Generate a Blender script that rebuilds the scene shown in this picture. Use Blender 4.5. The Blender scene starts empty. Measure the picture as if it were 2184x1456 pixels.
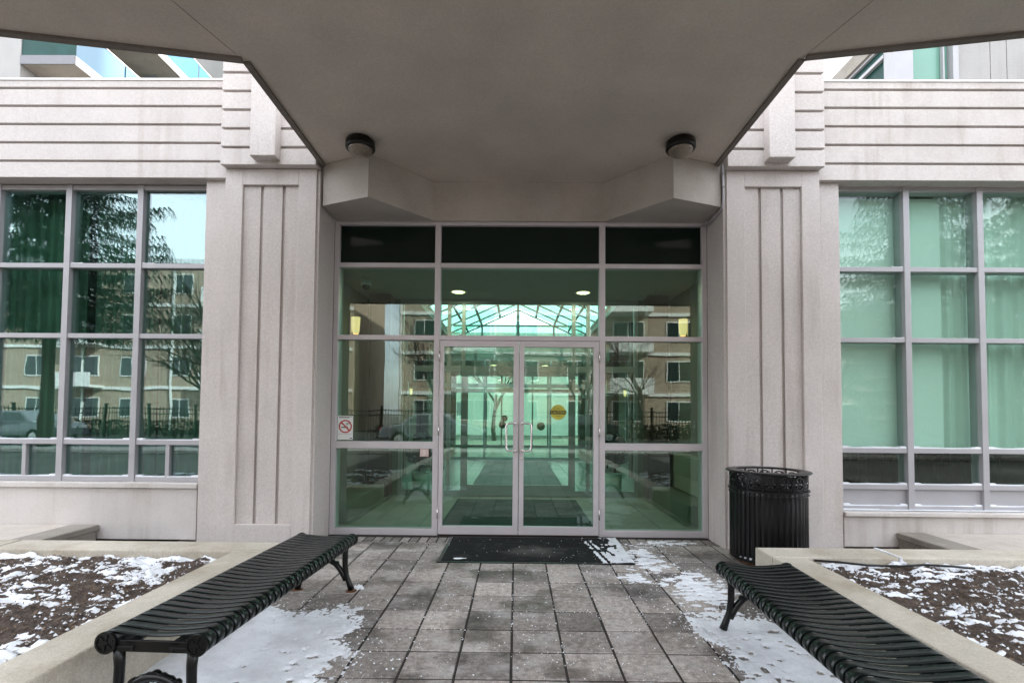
import bpy, bmesh, math, random
import numpy as np
from mathutils import Vector, Matrix, noise
R = math.radians
PI = math.pi
random.seed(7)
scene = bpy.context.scene
COL = scene.collection

# ------------------------------------------------------------------ camera
cam = bpy.data.cameras.new('camera')
camo = bpy.data.objects.new('camera', cam)
COL.objects.link(camo)
cam.sensor_width = 36.0
cam.lens = 1057.22 / 2184 * 36
cam.shift_y = 117.67 / 2184
cam.clip_start = 0.05
cam.clip_end = 600
_r = Vector((0.99993, 0.00867, 0.00804)).normalized()
_f = Vector((-0.00894, 0.99936, 0.03473)).normalized()
_u = _r.cross(_f).normalized()
_f = _u.cross(_r)
m = Matrix((( _r.x, _u.x, -_f.x, 0), (_r.y, _u.y, -_f.y, 0), (_r.z, _u.z, -_f.z, 1.4065), (0, 0, 0, 1)))
camo.matrix_world = m
scene.camera = camo

# ------------------------------------------------------------------ light
SUN_EL, SUN_AZ = R(30), R(58)          # azimuth clockwise from +Y
world = bpy.data.worlds.new('World')
scene.world = world
world.use_nodes = True
wt = world.node_tree
wt.nodes.clear()
wo = wt.nodes.new('ShaderNodeOutputWorld')
bg = wt.nodes.new('ShaderNodeBackground')
sky = wt.nodes.new('ShaderNodeTexSky')
sky.sky_type = 'NISHITA'
sky.sun_disc = False
sky.sun_elevation = SUN_EL
sky.sun_rotation = SUN_AZ
sky.dust_density = 2.0
sky.air_density = 1.0
tc = wt.nodes.new('ShaderNodeTexCoord')
mp = wt.nodes.new('ShaderNodeMapping')
mp.inputs['Scale'].default_value = (1.3, 1.3, 3.2)
ns = wt.nodes.new('ShaderNodeTexNoise')
ns.inputs['Scale'].default_value = 1.6
ns.inputs['Detail'].default_value = 7
cr = wt.nodes.new('ShaderNodeValToRGB')
cr.color_ramp.elements[0].position = 0.36
cr.color_ramp.elements[1].position = 0.56
cr.color_ramp.elements[0].color = (0.35, 0.35, 0.35, 1)
cr.color_ramp.elements[1].color = (0.95, 0.95, 0.95, 1)
mx = wt.nodes.new('ShaderNodeMix')
mx.data_type = 'RGBA'
mx.inputs[7].default_value = (11.5, 11.9, 12.6, 1)
wt.links.new(tc.outputs['Generated'], mp.inputs['Vector'])
wt.links.new(mp.outputs[0], ns.inputs['Vector'])
wt.links.new(ns.outputs['Fac'], cr.inputs['Fac'])
wt.links.new(cr.outputs['Color'], mx.inputs[0])
wt.links.new(sky.outputs[0], mx.inputs[6])
wt.links.new(mx.outputs[2], bg.inputs['Color'])
bg.inputs['Strength'].default_value = 0.12
wt.links.new(bg.outputs[0], wo.inputs['Surface'])

sl = bpy.data.lights.new('sun', 'SUN')
sl.energy = 4.0
sl.angle = R(1.5)
sl.color = (1.0, 0.95, 0.88)
so = bpy.data.objects.new('sun', sl)
COL.objects.link(so)
sd = Vector((math.sin(SUN_AZ) * math.cos(SUN_EL), math.cos(SUN_AZ) * math.cos(SUN_EL), math.sin(SUN_EL)))
so.rotation_euler = sd.to_track_quat('Z', 'Y').to_euler()
so.location = (0, -20, 30)

scene.view_settings.view_transform = 'Standard'
scene.view_settings.look = 'None'
scene.view_settings.exposure = 1.78
scene.view_settings.gamma = 1
scene.cycles.max_bounces = 14
scene.cycles.transparent_max_bounces = 24
scene.cycles.diffuse_bounces = 6
scene.cycles.glossy_bounces = 5
scene.cycles.caustics_reflective = False
scene.cycles.caustics_refractive = False
scene.cycles.use_denoising = True

# ------------------------------------------------------------------ helpers
class MB:
    """collects geometry in world coordinates and links it as ONE mesh"""
    def __init__(s):
        s.v, s.f, s.mi, s.sm = [], [], [], []
        s.cur = 0
    def face(s, idx, smooth=False):
        s.f.append(tuple(idx)); s.mi.append(s.cur); s.sm.append(smooth)
    def add(s, vs, fs, smooth=False):
        b = len(s.v)
        s.v += [tuple(v) for v in vs]
        for f in fs:
            s.face([b + i for i in f], smooth)
        return s
    def box(s, x0, x1, y0, y1, z0, z1):
        if x0 > x1: x0, x1 = x1, x0
        if y0 > y1: y0, y1 = y1, y0
        if z0 > z1: z0, z1 = z1, z0
        vs = [(x0, y0, z0), (x1, y0, z0), (x1, y1, z0), (x0, y1, z0), (x0, y0, z1), (x1, y0, z1), (x1, y1, z1), (x0, y1, z1)]
        return s.add(vs, [(0, 3, 2, 1), (4, 5, 6, 7), (0, 1, 5, 4), (1, 2, 6, 5), (2, 3, 7, 6), (3, 0, 4, 7)])
    def prism(s, pts, z0, z1):
        """plan polygon, counter-clockwise"""
        n = len(pts)
        vs = [(x, y, z0) for x, y in pts] + [(x, y, z1) for x, y in pts]
        fs = [tuple(reversed(range(n))), tuple(range(n, 2 * n))]
        fs += [(i, (i + 1) % n, n + (i + 1) % n, n + i) for i in range(n)]
        return s.add(vs, fs)
    def prism_y(s, pts, y0, y1):
        """(x,z) outline pushed along y"""
        n = len(pts)
        vs = [(x, y0, z) for x, z in pts] + [(x, y1, z) for x, z in pts]
        fs = [tuple(range(n)), tuple(reversed(range(n, 2 * n)))]
        fs += [((i + 1) % n, i, n + i, n + (i + 1) % n) for i in range(n)]
        return s.add(vs, fs)
    def tube(s, pts, r, n=8, cap=True, smooth=True):
        pts = [Vector(p) for p in pts]
        rs = r if isinstance(r, (list, tuple)) else [r] * len(pts)
        b = len(s.v)
        up = None
        for i, p in enumerate(pts):
            if i == 0: t = pts[1] - pts[0]
            elif i == len(pts) - 1: t = pts[-1] - pts[-2]
            else: t = (pts[i + 1] - pts[i]).normalized() + (pts[i] - pts[i - 1]).normalized()
            t = t.normalized()
            if up is None:
                up = Vector((0, 0, 1)) if abs(t.z) < .9 else Vector((1, 0, 0))
            a = t.cross(up).normalized()
            c = a.cross(t).normalized()
            up = c
            for k in range(n):
                an = 2 * PI * k / n
                s.v.append(tuple(p + (a * math.cos(an) + c * math.sin(an)) * rs[i]))
        for i in range(len(pts) - 1):
            for k in range(n):
                k2 = (k + 1) % n
                s.face((b + i * n + k, b + i * n + k2, b + (i + 1) * n + k2, b + (i + 1) * n + k), smooth)
        if cap:
            s.face([b + k for k in reversed(range(n))])
            s.face([b + (len(pts) - 1) * n + k for k in range(n)])
        return s
    def cyl(s, c, r, z0, z1, n=24, r2=None, smooth=True):
        r2 = r if r2 is None else r2
        return s.tube([(c[0], c[1], z0), (c[0], c[1], z1)], [r, r2], n, True, smooth)
    def lathe(s, c, prof, n=32, smooth=True):
        b = len(s.v)
        for (r, z) in prof:
            for k in range(n):
                a = 2 * PI * k / n
                s.v.append((c[0] + r * math.cos(a), c[1] + r * math.sin(a), c[2] + z))
        for i in range(len(prof) - 1):
            for k in range(n):
                k2 = (k + 1) % n
                s.face((b + i * n + k, b + i * n + k2, b + (i + 1) * n + k2, b + (i + 1) * n + k), smooth)
        return s
    def disc_y(s, c, r, y0, y1, n=32):
        """short cylinder whose axis is y"""
        return s.tube([(c[0], y0, c[1]), (c[0], y1, c[1])], r, n, True, False)
    def build(s, name, mat, parent=None, bevel=0, loc=None):
        org = Vector((0, 0, 0))
        q = parent
        while q is not None:
            org += q.location; q = q.parent
        if loc is not None:
            org = Vector(loc)
        me = bpy.data.meshes.new(name)
        vs = [(v[0] - org.x, v[1] - org.y, v[2] - org.z) for v in s.v]
        me.from_pydata(vs, [], s.f)
        mats = mat if isinstance(mat, (list, tuple)) else [mat]
        for mm in mats: me.materials.append(mm)
        if len(me.polygons) == len(s.mi):
            me.polygons.foreach_set('material_index', s.mi)
            me.polygons.foreach_set('use_smooth', s.sm)
        me.update()
        o = bpy.data.objects.new(name, me)
        COL.objects.link(o)
        if parent is not None: o.parent = parent
        elif loc is not None: o.location = org
        if bevel:
            b = o.modifiers.new('bevel', 'BEVEL')
            b.width = bevel; b.segments = 2; b.limit_method = 'ANGLE'; b.angle_limit = R(40)
        return o

def empty(name, loc=(0, 0, 0), rz=0):
    o = bpy.data.objects.new(name, None)
    o.empty_display_size = .2
    COL.objects.link(o)
    o.location = loc; o.rotation_euler = (0, 0, rz)
    return o
def tag(o, label=None, cat=None, group=None, kind=None):
    if label: o['label'] = label
    if cat: o['category'] = cat
    if group: o['group'] = group
    if kind: o['kind'] = kind
    return o
def copy_tree(o, parent=None):
    c = o.copy(); COL.objects.link(c); c.parent = parent
    for ch in list(o.children):
        copy_tree(ch, c)
    return c
def fb(x, y, s, o=3, z=0.0):
    v = 0; a = 1; t = 0
    for i in range(o):
        v += a * noise.noise(Vector((x * s, y * s, z + i * 7.3))); t += a; a *= .5; s *= 2.1
    return v / t

# ------------------------------------------------------------------ materials
def nodes_of(name):
    mt = bpy.data.materials.new(name); mt.use_nodes = True
    nt = mt.node_tree
    return mt, nt, nt.nodes['Principled BSDF'], nt.nodes['Material Output']
def N(nt, t, **k):
    n = nt.nodes.new(t)
    for a, b in k.items():
        if a in n.inputs: n.inputs[a].default_value = b
        else: setattr(n, a, b)
    return n
def pos(nt, scale=(1, 1, 1)):
    g = nt.nodes.new('ShaderNodeNewGeometry')
    mp = nt.nodes.new('ShaderNodeMapping'); mp.inputs['Scale'].default_value = scale
    nt.links.new(g.outputs['Position'], mp.inputs['Vector'])
    return mp.outputs[0]
def noise_n(nt, scale, detail=4, vec=None, rough=.5):
    n = nt.nodes.new('ShaderNodeTexNoise')
    n.inputs['Scale'].default_value = scale; n.inputs['Detail'].default_value = detail; n.inputs['Roughness'].default_value = rough
    if vec is not None: nt.links.new(vec, n.inputs['Vector'])
    return n.outputs['Fac']
def ramp(nt, fac, stops):
    r = nt.nodes.new('ShaderNodeValToRGB')
    e = r.color_ramp.elements
    while len(e) < len(stops): e.new(.5)
    for i, (p, c) in enumerate(stops):
        e[i].position = p
        e[i].color = (c, c, c, 1) if isinstance(c, (int, float)) else (*c, 1)
    nt.links.new(fac, r.inputs['Fac'])
    return r.outputs['Color']
def mul(nt, a, b, fac=1.0, mode='MULTIPLY'):
    m = nt.nodes.new('ShaderNodeMix'); m.data_type = 'RGBA'; m.blend_type = mode
    if isinstance(fac, float): m.inputs[0].default_value = fac
    else: nt.links.new(fac, m.inputs[0])
    for i, x in ((6, a), (7, b)):
        if isinstance(x, tuple): m.inputs[i].default_value = (*x, 1)
        else: nt.links.new(x, m.inputs[i])
    return m.outputs[2]
def bump(nt, h, strength, dist, bsdf):
    b = nt.nodes.new('ShaderNodeBump')
    b.inputs['Strength'].default_value = strength; b.inputs['Distance'].default_value = dist
    nt.links.new(h, b.inputs['Height']); nt.links.new(b.outputs[0], bsdf.inputs['Normal'])

def concrete(name, col, speck=.16, stains=0.0, streak=0.0, mott=.12, bumpd=.004, rough=.85):
    mt, nt, b, out = nodes_of(name)
    p = pos(nt)
    c = mul(nt, col, ramp(nt, noise_n(nt, 120, 2, p), [(.3, 1 - speck), (.7, 1 + speck * .4)]))
    c = mul(nt, c, ramp(nt, noise_n(nt, 45, 3, p), [(.3, 1 - speck * .7), (.7, 1.0)]))
    c = mul(nt, c, ramp(nt, noise_n(nt, 1.7, 5, p), [(.25, 1 - mott), (.75, 1.0)]))
    v = nt.nodes.new('ShaderNodeTexVoronoi'); v.inputs['Scale'].default_value = 60
    nt.links.new(p, v.inputs['Vector'])
    c = mul(nt, c, ramp(nt, v.outputs['Distance'], [(.0, .82), (.16, 1.0)]), .5)
    if stains:
        s = ramp(nt, noise_n(nt, 2.3, 6, p, .65), [(.45, 0.0), (.68, 1.0)])
        c = mul(nt, c, (.62, .56, .47), mul(nt, s, (stains,) * 3))
    if streak:
        s = ramp(nt, noise_n(nt, 3.0, 6, pos(nt, (2.4, 2.4, .16)), .6), [(.5, 0.0), (.72, 1.0)])
        s2 = ramp(nt, noise_n(nt, 1.1, 3, p), [(.42, 0.0), (.6, 1.0)])
        c = mul(nt, c, (.60, .55, .49), mul(nt, mul(nt, s, s2), (streak,) * 3))
    nt.links.new(c, b.inputs['Base Color'])
    b.inputs['Roughness'].default_value = rough
    h = nt.nodes.new('ShaderNodeMath'); h.operation = 'ADD'
    nt.links.new(noise_n(nt, 140, 4, p), h.inputs[0]); nt.links.new(noise_n(nt, 12, 3, p), h.inputs[1])
    bump(nt, h.outputs[0], .55, bumpd, b)
    return mt
def plain(name, col, rough=.5, metal=0.0, var=.1, vs=8, bumps=0.0, bs=60, coat=0.0, spec=None):
    mt, nt, b, out = nodes_of(name)
    p = pos(nt)
    c = mul(nt, col, ramp(nt, noise_n(nt, vs, 5, p), [(.25, 1 - var), (.75, 1 + var * .5)]))
    nt.links.new(c, b.inputs['Base Color'])
    b.inputs['Roughness'].default_value = rough; b.inputs['Metallic'].default_value = metal
    b.inputs['Coat Weight'].default_value = coat
    if spec is not None: b.inputs['Specular IOR Level'].default_value = spec
    if bumps: bump(nt, noise_n(nt, bs, 4, p), bumps, .004, b)
    return mt
def emit(name, col, st):
    mt, nt, b, out = nodes_of(name)
    b.inputs['Base Color'].default_value = (*col, 1)
    b.inputs['Emission Color'].default_value = (*col, 1); b.inputs['Emission Strength'].default_value = st
    return mt
def glass(name, tint, refl=.10, fres=.5, rough=0.0, rcol=(1, 1, 1), wav=.0):
    mt, nt, b, out = nodes_of(name)
    nt.nodes.remove(b)
    t = N(nt, 'ShaderNodeBsdfTransparent'); t.inputs['Color'].default_value = (*tint, 1)
    g = N(nt, 'ShaderNodeBsdfGlossy'); g.inputs['Color'].default_value = (*rcol, 1); g.inputs['Roughness'].default_value = rough
    lw = nt.nodes.new('ShaderNodeLayerWeight'); lw.inputs['Blend'].default_value = .25
    ma = nt.nodes.new('ShaderNodeMath'); ma.operation = 'MULTIPLY_ADD'; ma.use_clamp = True
    nt.links.new(lw.outputs['Fresnel'], ma.inputs[0]); ma.inputs[1].default_value = fres; ma.inputs[2].default_value = refl
    if wav:
        bp = nt.nodes.new('ShaderNodeBump'); bp.inputs['Strength'].default_value = wav; bp.inputs['Distance'].default_value = .01
        nt.links.new(noise_n(nt, 1.6, 2, pos(nt)), bp.inputs['Height']); nt.links.new(bp.outputs[0], g.inputs['Normal'])
    ms = nt.nodes.new('ShaderNodeMixShader')
    nt.links.new(ma.outputs[0], ms.inputs[0]); nt.links.new(t.outputs[0], ms.inputs[1]); nt.links.new(g.outputs[0], ms.inputs[2])
    nt.links.new(ms.outputs[0], out.inputs['Surface'])
    return mt

M = {}
M['conc'] = concrete('precast', (.63, .582, .555), streak=.5, speck=.17)
M['concS'] = concrete('precast stained', (.63, .585, .555), streak=1.0, stains=.25, speck=.17)
M['base'] = concrete('base wall concrete', (.62, .585, .56), streak=.7, stains=.2, speck=.1)
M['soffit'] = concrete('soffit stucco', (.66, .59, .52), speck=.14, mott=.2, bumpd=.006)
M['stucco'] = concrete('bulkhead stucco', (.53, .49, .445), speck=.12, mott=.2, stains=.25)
M['seam'] = concrete('soffit seam', (.50, .44, .385), mott=.3)
M['lip'] = concrete('soffit edge', (.22, .19, .165), speck=.15, mott=.35)
M['curb'] = concrete('planter concrete', (.62, .57, .48), stains=.7, speck=.2, mott=.25)
M['coping'] = concrete('coping stone', (.36, .33, .29), stains=.6, speck=.2, mott=.3)
M['slab'] = concrete('terrace slab', (.55, .50, .45), stains=.4)
M['frame'] = plain('grey aluminium frame', (.37, .365, .38), .42, .15, .06, 5)
M['frameW'] = plain('light aluminium door frame', (.56, .53, .55), .4, .15, .07, 6)
M['steel'] = plain('brushed steel', (.75, .73, .72), .25, .9, .05)
M['sealant'] = plain('dark sealant', (.035, .02, .018), .6)
M['black'] = plain('black powder coat', (.004, .0045, .0045), .3, 0, .2, 20, spec=.32)
M['slat'] = plain('black green glossy slat', (.004, .008, .007), .27, 0, .3, 14, spec=.36)
M['rust'] = plain('rusty steel', (.16, .07, .03), .8, 0, .4, 40)
def snow_mat_():
    mt, nt, b, out = nodes_of('old snow')
    p = pos(nt)
    c = mul(nt, (.84, .87, .92), ramp(nt, noise_n(nt, 5, 6, p, .65), [(.35, .80), (.6, 1.0)]))
    c = mul(nt, c, (.45, .41, .38), ramp(nt, noise_n(nt, 75, 3, p, .7), [(.62, 0.0), (.72, .8)]))
    nt.links.new(c, b.inputs['Base Color']); b.inputs['Roughness'].default_value = .8
    bump(nt, noise_n(nt, 38, 6, p, .7), .8, .010, b)
    return mt
M['snow'] = snow_mat_()
M['green'] = glass('green tinted glass', (.73, .925, .85), .065, .5, wav=.06)
M['dark_green'] = glass('dark green glass', (.70, .88, .80), .13, .5, rcol=(.80, .92, 1.0), wav=.09)
M['right_green'] = glass('right window green glass', (.85, .965, .915), .045, .35, wav=.02)
M['spandrel'] = plain('spandrel glass', (.006, .014, .010), .06, 0, .1, spec=.3)
M['curtain'] = plain('dark curtain', (.18, .25, .21), .9, 0, .15, 3)
M['sheer'] = plain('pale curtain', (.74, .78, .74), .9, 0, .08, 2)
M['blind'] = plain('roller blind', (.88, .90, .88), .8, 0, .04, 1.2)
M['room'] = plain('dark room wall', (.10, .11, .10), .9)
M['vwall'] = plain('vestibule wall paint', (.20, .205, .165), .7, 0, .08, 2)
M['ceil'] = plain('vestibule ceiling paint', (.36, .39, .35), .8, 0, .05)
M['wood'] = plain('brown wood veneer', (.060, .028, .014), .45, 0, .3, 4)
M['tile'] = None
M['rubber'] = plain('entrance mat rubber', (.006, .006, .007), .95, 0, .5, 9, .8, 220)
M['carpet'] = plain('dark lobby carpet', (.05, .075, .075), .95, 0, .3, 7, .6, 200)
M['carpet2'] = plain('grey lobby carpet', (.16, .17, .16), .95, 0, .2, 7, .6, 200)
M['white'] = plain('white painted metal', (.80, .80, .78), .4)
M['paper'] = plain('white sticker', (.78, .82, .80), .5, 0, .02)
M['red'] = plain('red sticker ink', (.45, .03, .02), .5)
M['blackink'] = plain('black sticker ink', (.01, .01, .01), .5)
M['yellow'] = plain('yellow sticker', (.45, .42, .05), .5)
M['lampglass'] = plain('frosted lamp glass', (.21, .175, .135), .25, 0, .35, 18, coat=.4)
M['brick'] = None
M['asphalt'] = plain('wet asphalt', (.05, .05, .052), .7, 0, .35, 1.3, .5, 80)
M['needle'] = plain('spruce needle', (.018, .040, .022), .8, 0, .5, 3)
M['bark'] = plain('bark', (.085, .065, .05), .9, 0, .4, 12)
M['pale'] = concrete('pale facade', (.66, .64, .62), streak=.2)
M['skypaintglass'] = plain('balcony glass with painted sky', (.06, .19, .30), .2, .0, .05, 1, spec=.5)  # blue of the mirrored sky is painted into the base colour
M['pale2'] = concrete('tower facade', (.42, .41, .395), streak=.3)
M['deepteal'] = plain('dark green railing glass', (.012, .06, .052), .35, 0, .5, 1.4, spec=.15)
M['shadededge'] = plain('balcony edge painted in shade', (.19, .19, .205), .6)  # shade of the front edge put into the colour; sunlit side edge stays white
M['teal'] = plain('green tinted opaque glass', (.15, .32, .25), .25, 0, .1, 1)
M['darkwin'] = plain('dark window glass', (.03, .045, .045), .05, 0, .2, 1, spec=.8)
M['whitewall'] = plain('white balcony paint', (.78, .77, .74), .7, 0, .05, 2)

def tile_mat():
    mt, nt, b, out = nodes_of('lobby floor tile')
    br = nt.nodes.new('ShaderNodeTexBrick')
    br.offset = 0
    for k, v in (('Scale', 1.0), ('Mortar Size', .004), ('Brick Width', .6), ('Row Height', .6)): br.inputs[k].default_value = v
    br.inputs['Color1'].default_value = (.50, .49, .44, 1); br.inputs['Color2'].default_value = (.46, .45, .41, 1); br.inputs['Mortar'].default_value = (.2, .2, .18, 1)
    nt.links.new(pos(nt), br.inputs['Vector'])
    nt.links.new(br.outputs['Color'], b.inputs['Base Color'])
    b.inputs['Roughness'].default_value = .22
    return mt
M['tile'] = tile_mat()
def brick_mat(name, c1, c2):
    mt, nt, b, out = nodes_of(name)
    br = nt.nodes.new('ShaderNodeTexBrick')
    for k, v in (('Scale', 1.0), ('Mortar Size', .012), ('Brick Width', .3), ('Row Height', .1)): br.inputs[k].default_value = v
    br.inputs['Color1'].default_value = (*c1, 1); br.inputs['Color2'].default_value = (*c2, 1); br.inputs['Mortar'].default_value = (.4, .36, .3, 1)
    g = nt.nodes.new('ShaderNodeNewGeometry'); sp = nt.nodes.new('ShaderNodeSeparateXYZ'); cb = nt.nodes.new('ShaderNodeCombineXYZ')
    nt.links.new(g.outputs['Position'], sp.inputs[0])
    ad = nt.nodes.new('ShaderNodeMath'); nt.links.new(sp.outputs[0], ad.inputs[0]); nt.links.new(sp.outputs[1], ad.inputs[1])
    nt.links.new(ad.outputs[0], cb.inputs[0]); nt.links.new(sp.outputs[2], cb.inputs[1]); nt.links.new(cb.outputs[0], br.inputs['Vector'])
    nt.links.new(br.outputs['Color'], b.inputs['Base Color'])
    b.inputs['Roughness'].default_value = .9
    return mt
M['brick'] = brick_mat('tan brick', (.33, .24, .17), (.40, .30, .22))

def paver_mat():
    mt, nt, b, out = nodes_of('textured paver')
    at = nt.nodes.new('ShaderNodeAttribute'); at.attribute_name = 'tone'; at.attribute_type = 'GEOMETRY'
    p = pos(nt)
    c = mul(nt, (.315, .282, .258), ramp(nt, at.outputs['Fac'], [(0, .60), (.5, 1.0), (1, 1.42)]))
    c = mul(nt, c, ramp(nt, noise_n(nt, 26, 6, p, .65), [(.3, .52), (.7, 1.42)]))
    c = mul(nt, c, ramp(nt, noise_n(nt, 150, 3, p), [(.3, .7), (.75, 1.25)]))
    # wet dark patches and pale salt bloom with their own shapes
    w = ramp(nt, noise_n(nt, 2.1, 6, p, .6), [(.50, 0.0), (.62, 1.0)])
    c = mul(nt, c, (.42, .39, .38), w)
    s = ramp(nt, noise_n(nt, 3.4, 7, pos(nt, (1, 1.3, 1)), .7), [(.50, 0.0), (.72, 1.0)])
    c = mul(nt, c, (.50, .49, .48), mul(nt, s, (.7, .7, .7)), 'MIX')
    for (ax, ay, ar) in ((-.31, 3.42, .17), (-.36, 2.90, .13), (.55, 2.5, .22), (1.0, 3.95, .2)):
        vm = nt.nodes.new('ShaderNodeVectorMath'); vm.operation = 'DISTANCE'; vm.inputs[1].default_value = (ax, ay, 0)
        nt.links.new(p, vm.inputs[0])
        md = nt.nodes.new('ShaderNodeMath'); md.operation = 'MULTIPLY_ADD'; nt.links.new(noise_n(nt, 9, 4, p), md.inputs[0]); md.inputs[1].default_value = .28; nt.links.new(vm.outputs['Value'], md.inputs[2])
        c = mul(nt, c, ramp(nt, md.outputs[0], [(ar * .6, .38), (min(.99, ar * 1.9), 1.0)]))
    nt.links.new(c, b.inputs['Base Color'])
    rr = ramp(nt, w, [(0, .85), (1, .5)])
    nt.links.new(rr, b.inputs['Roughness'])
    h = nt.nodes.new('ShaderNodeMath'); h.operation = 'ADD'
    nt.links.new(noise_n(nt, 14, 5, p, .6), h.inputs[0]); nt.links.new(noise_n(nt, 80, 3, p), h.inputs[1])
    bump(nt, h.outputs[0], .7, .012, b)
    return mt
M['paver'] = paver_mat()
M['joint'] = plain('joint sand', (.028, .023, .020), .95, 0, .4, 30)
def soil_mat():
    mt, nt, b, out = nodes_of('brown soil and mulch')
    p = pos(nt)
    c = ramp(nt, noise_n(nt, 22, 7, p, .7), [(.3, (.030, .020, .016)), (.5, (.095, .066, .050)), (.72, (.20, .150, .115))])
    nt.links.new(c, b.inputs['Base Color']); b.inputs['Roughness'].default_value = .95
    h = nt.nodes.new('ShaderNodeMath'); h.operation = 'ADD'
    nt.links.new(noise_n(nt, 30, 6, p, .7), h.inputs[0]); nt.links.new(noise_n(nt, 110, 3, p), h.inputs[1])
    bump(nt, h.outputs[0], 1.0, .03, b)
    return mt
M['soil'] = soil_mat()
M['mulch1'] = plain('dark bark chip', (.045, .03, .022), .9)
M['mulch2'] = plain('tan bark chip', (.19, .13, .085), .9)
M['mulch3'] = plain('dead leaf', (.13, .075, .04), .8)

C = .03        # centre line of the entrance

# ------------------------------------------------------------------ ground, paving, soil
g = MB()
g.add([(-200, -200, -.06), (200, -200, -.06), (200, 200, -.06), (-200, 200, -.06)], [(0, 1, 2, 3)])
tag(g.build('ground', plain('winter ground', (.13, .12, .10), .9, 0, .6, .4)), kind='structure')
g = MB()
g.box(-60, 60, -15.5, -7.5, -.05, -.02)
tag(g.build('road', M['asphalt']), kind='structure')
g = MB(); g.box(-60, 60, -7.5, -6.0, -.05, .06)
tag(g.build('sidewalk', M['slab'], bevel=.01), kind='structure')

def snow_L(x, y):
    # strip of snow between planter wall and the left bench
    e = -1.02 - .28 * max(0, (y - 2.9)) + .14 * fb(x, y, 2.2, 3, 3.1)
    a = (e - x) * 3.0
    b = (3.52 + .25 * fb(x, y, 3, 2, 5) - y) * 2.5
    return min(a, b, .9) + .5 * fb(x, y, 9, 4, 1.2) + .5 * fb(x, y, 45, 2, 1.9) + .10
def snow_R(x, y):
    v = -1
    if x > .8:
        e = 1.22 + .30 * max(0, min(1, (3.3 - y) / 1.0)) * .3 + .12 * fb(x, y, 2.5, 3, 9)
        a = (x - e) * 3.0
        v = min(a, (3.55 - y) * 1.6, .9) + .5 * fb(x, y, 9, 4, 2.2) + .5 * fb(x, y, 45, 2, 1.9) + .02
        # blown streaks past the bench leg and towards the mat
        c1 = .62 - math.hypot((x - 1.50) / .34, (y - 4.05) / .62)
        c2 = .55 - math.hypot((x - 1.28) / .26, (y - 4.95) / .7)
        c3 = .45 - math.hypot((x - 1.65) / .5, (y - 5.52) / .16)
        c4 = .40 - math.hypot((x - 1.05) / .22, (y - 4.35) / .2)
        s = min(.35, max(c1, c2, c3, c4)) * .75 + 1.15 * fb(x * .8, y * 1.7, 15, 4, 4.4) - .10
        v = max(v, s)
    return v
drip = [(random.uniform(-1.25, -.9), random.uniform(2.3, 3.3)) for _ in range(34)] + [(random.uniform(-1.5, -1.1), random.uniform(2.4, 3.2)) for _ in range(10)]
dripR = [(random.uniform(1.28, 1.75), random.uniform(2.3, 3.3)) for _ in range(55)]
def snow_sheet(fn, x0, x1, y0, y1, step, z0, th, holes, zf=None):
    nx = int((x1 - x0) / step) + 1; ny = int((y1 - y0) / step) + 1
    H = np.full((ny, nx), -1.0)
    for j in range(ny):
        for i in range(nx):
            x = x0 + i * step; y = y0 + j * step
            v = fn(x, y)
            for (hx, hy) in holes:
                if abs(hx - x) < .04 and abs(hy - y) < .04:
                    d = math.hypot(hx - x, hy - y)
                    if d < .018 + .006 * math.sin(hx * 91): v = -.2
            H[j, i] = v
    b = MB(); idx = {}
    def vid(i, j):
        k = (i, j)
        if k not in idx:
            v = H[j, i]; x = x0 + i * step; y = y0 + j * step
            zz = (zf(x, y) if zf else z0)
            t = th * min(1, max(0, v) * 4) * (1 + .6 * noise.noise(Vector((x * 8, y * 8, 1)))) if v > 0 else -.004
            jx = .3 * step * noise.noise(Vector((x * 90, y * 90, 0))); jy = .3 * step * noise.noise(Vector((x * 90, y * 90, 5)))
            b.v.append((x + jx, y + jy, zz + t)); idx[k] = len(b.v) - 1
        return idx[k]
    for j in range(ny - 1):
        for i in range(nx - 1):
            q = (H[j, i], H[j, i + 1], H[j + 1, i + 1], H[j + 1, i])
            if max(q) > 0:
                b.face((vid(i, j), vid(i + 1, j), vid(i + 1, j + 1), vid(i, j + 1)), True)
    return b

S = .305; PX = -.018; PY = 4.206
pv = MB(); tones = []
def paver(x0, x1, y0, y1):
    gp = .0075; t = random.gauss(.5, .33); bv = .0045
    jx = random.uniform(-.0015, .0015); jz = random.uniform(-.002, .002)
    a, b_, c, d = x0 + gp + jx, x1 - gp + jx, y0 + gp, y1 - gp
    zs = [random.uniform(-.0015, .0015) + jz for _ in range(4)]
    vs = [(a, c, -.03), (b_, c, -.03), (b_, d, -.03), (a, d, -.03),
          (a, c, zs[0] - bv), (b_, c, zs[1] - bv), (b_, d, zs[2] - bv), (a, d, zs[3] - bv),
          (a + bv, c + bv, zs[0]), (b_ - bv, c + bv, zs[1]), (b_ - bv, d - bv, zs[2]), (a + bv, d - bv, zs[3])]
    fs = [(0, 1, 5, 4), (1, 2, 6, 5), (2, 3, 7, 6), (3, 0, 4, 7), (4, 5, 9, 8), (5, 6, 10, 9), (6, 7, 11, 10), (7, 4, 8, 11), (8, 9, 10, 11)]
    pv.add(vs, fs); tones.extend([t] * 12)
for j in range(-26, 5):
    y0 = PY + j * S; y1 = y0 + S
    if y0 > 5.45: continue
    y1 = min(y1, 5.47)
    for i in range(-12, 18):
        x0 = PX + i * S; x1 = x0 + S
        lim0, lim1 = (-2.0, 2.03) if y0 < 3.9 else (-3.6, 3.99)
        if x1 < lim0 or x0 > lim1: continue
        paver(x0, x1, y0, y1)
x = -2.3
while x < 2.4:                                     # row of small bricks along the threshold
    paver(x, x + .102, 5.47, 5.68); x += .102
po = pv.build('pavement', M['paver'])
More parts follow.
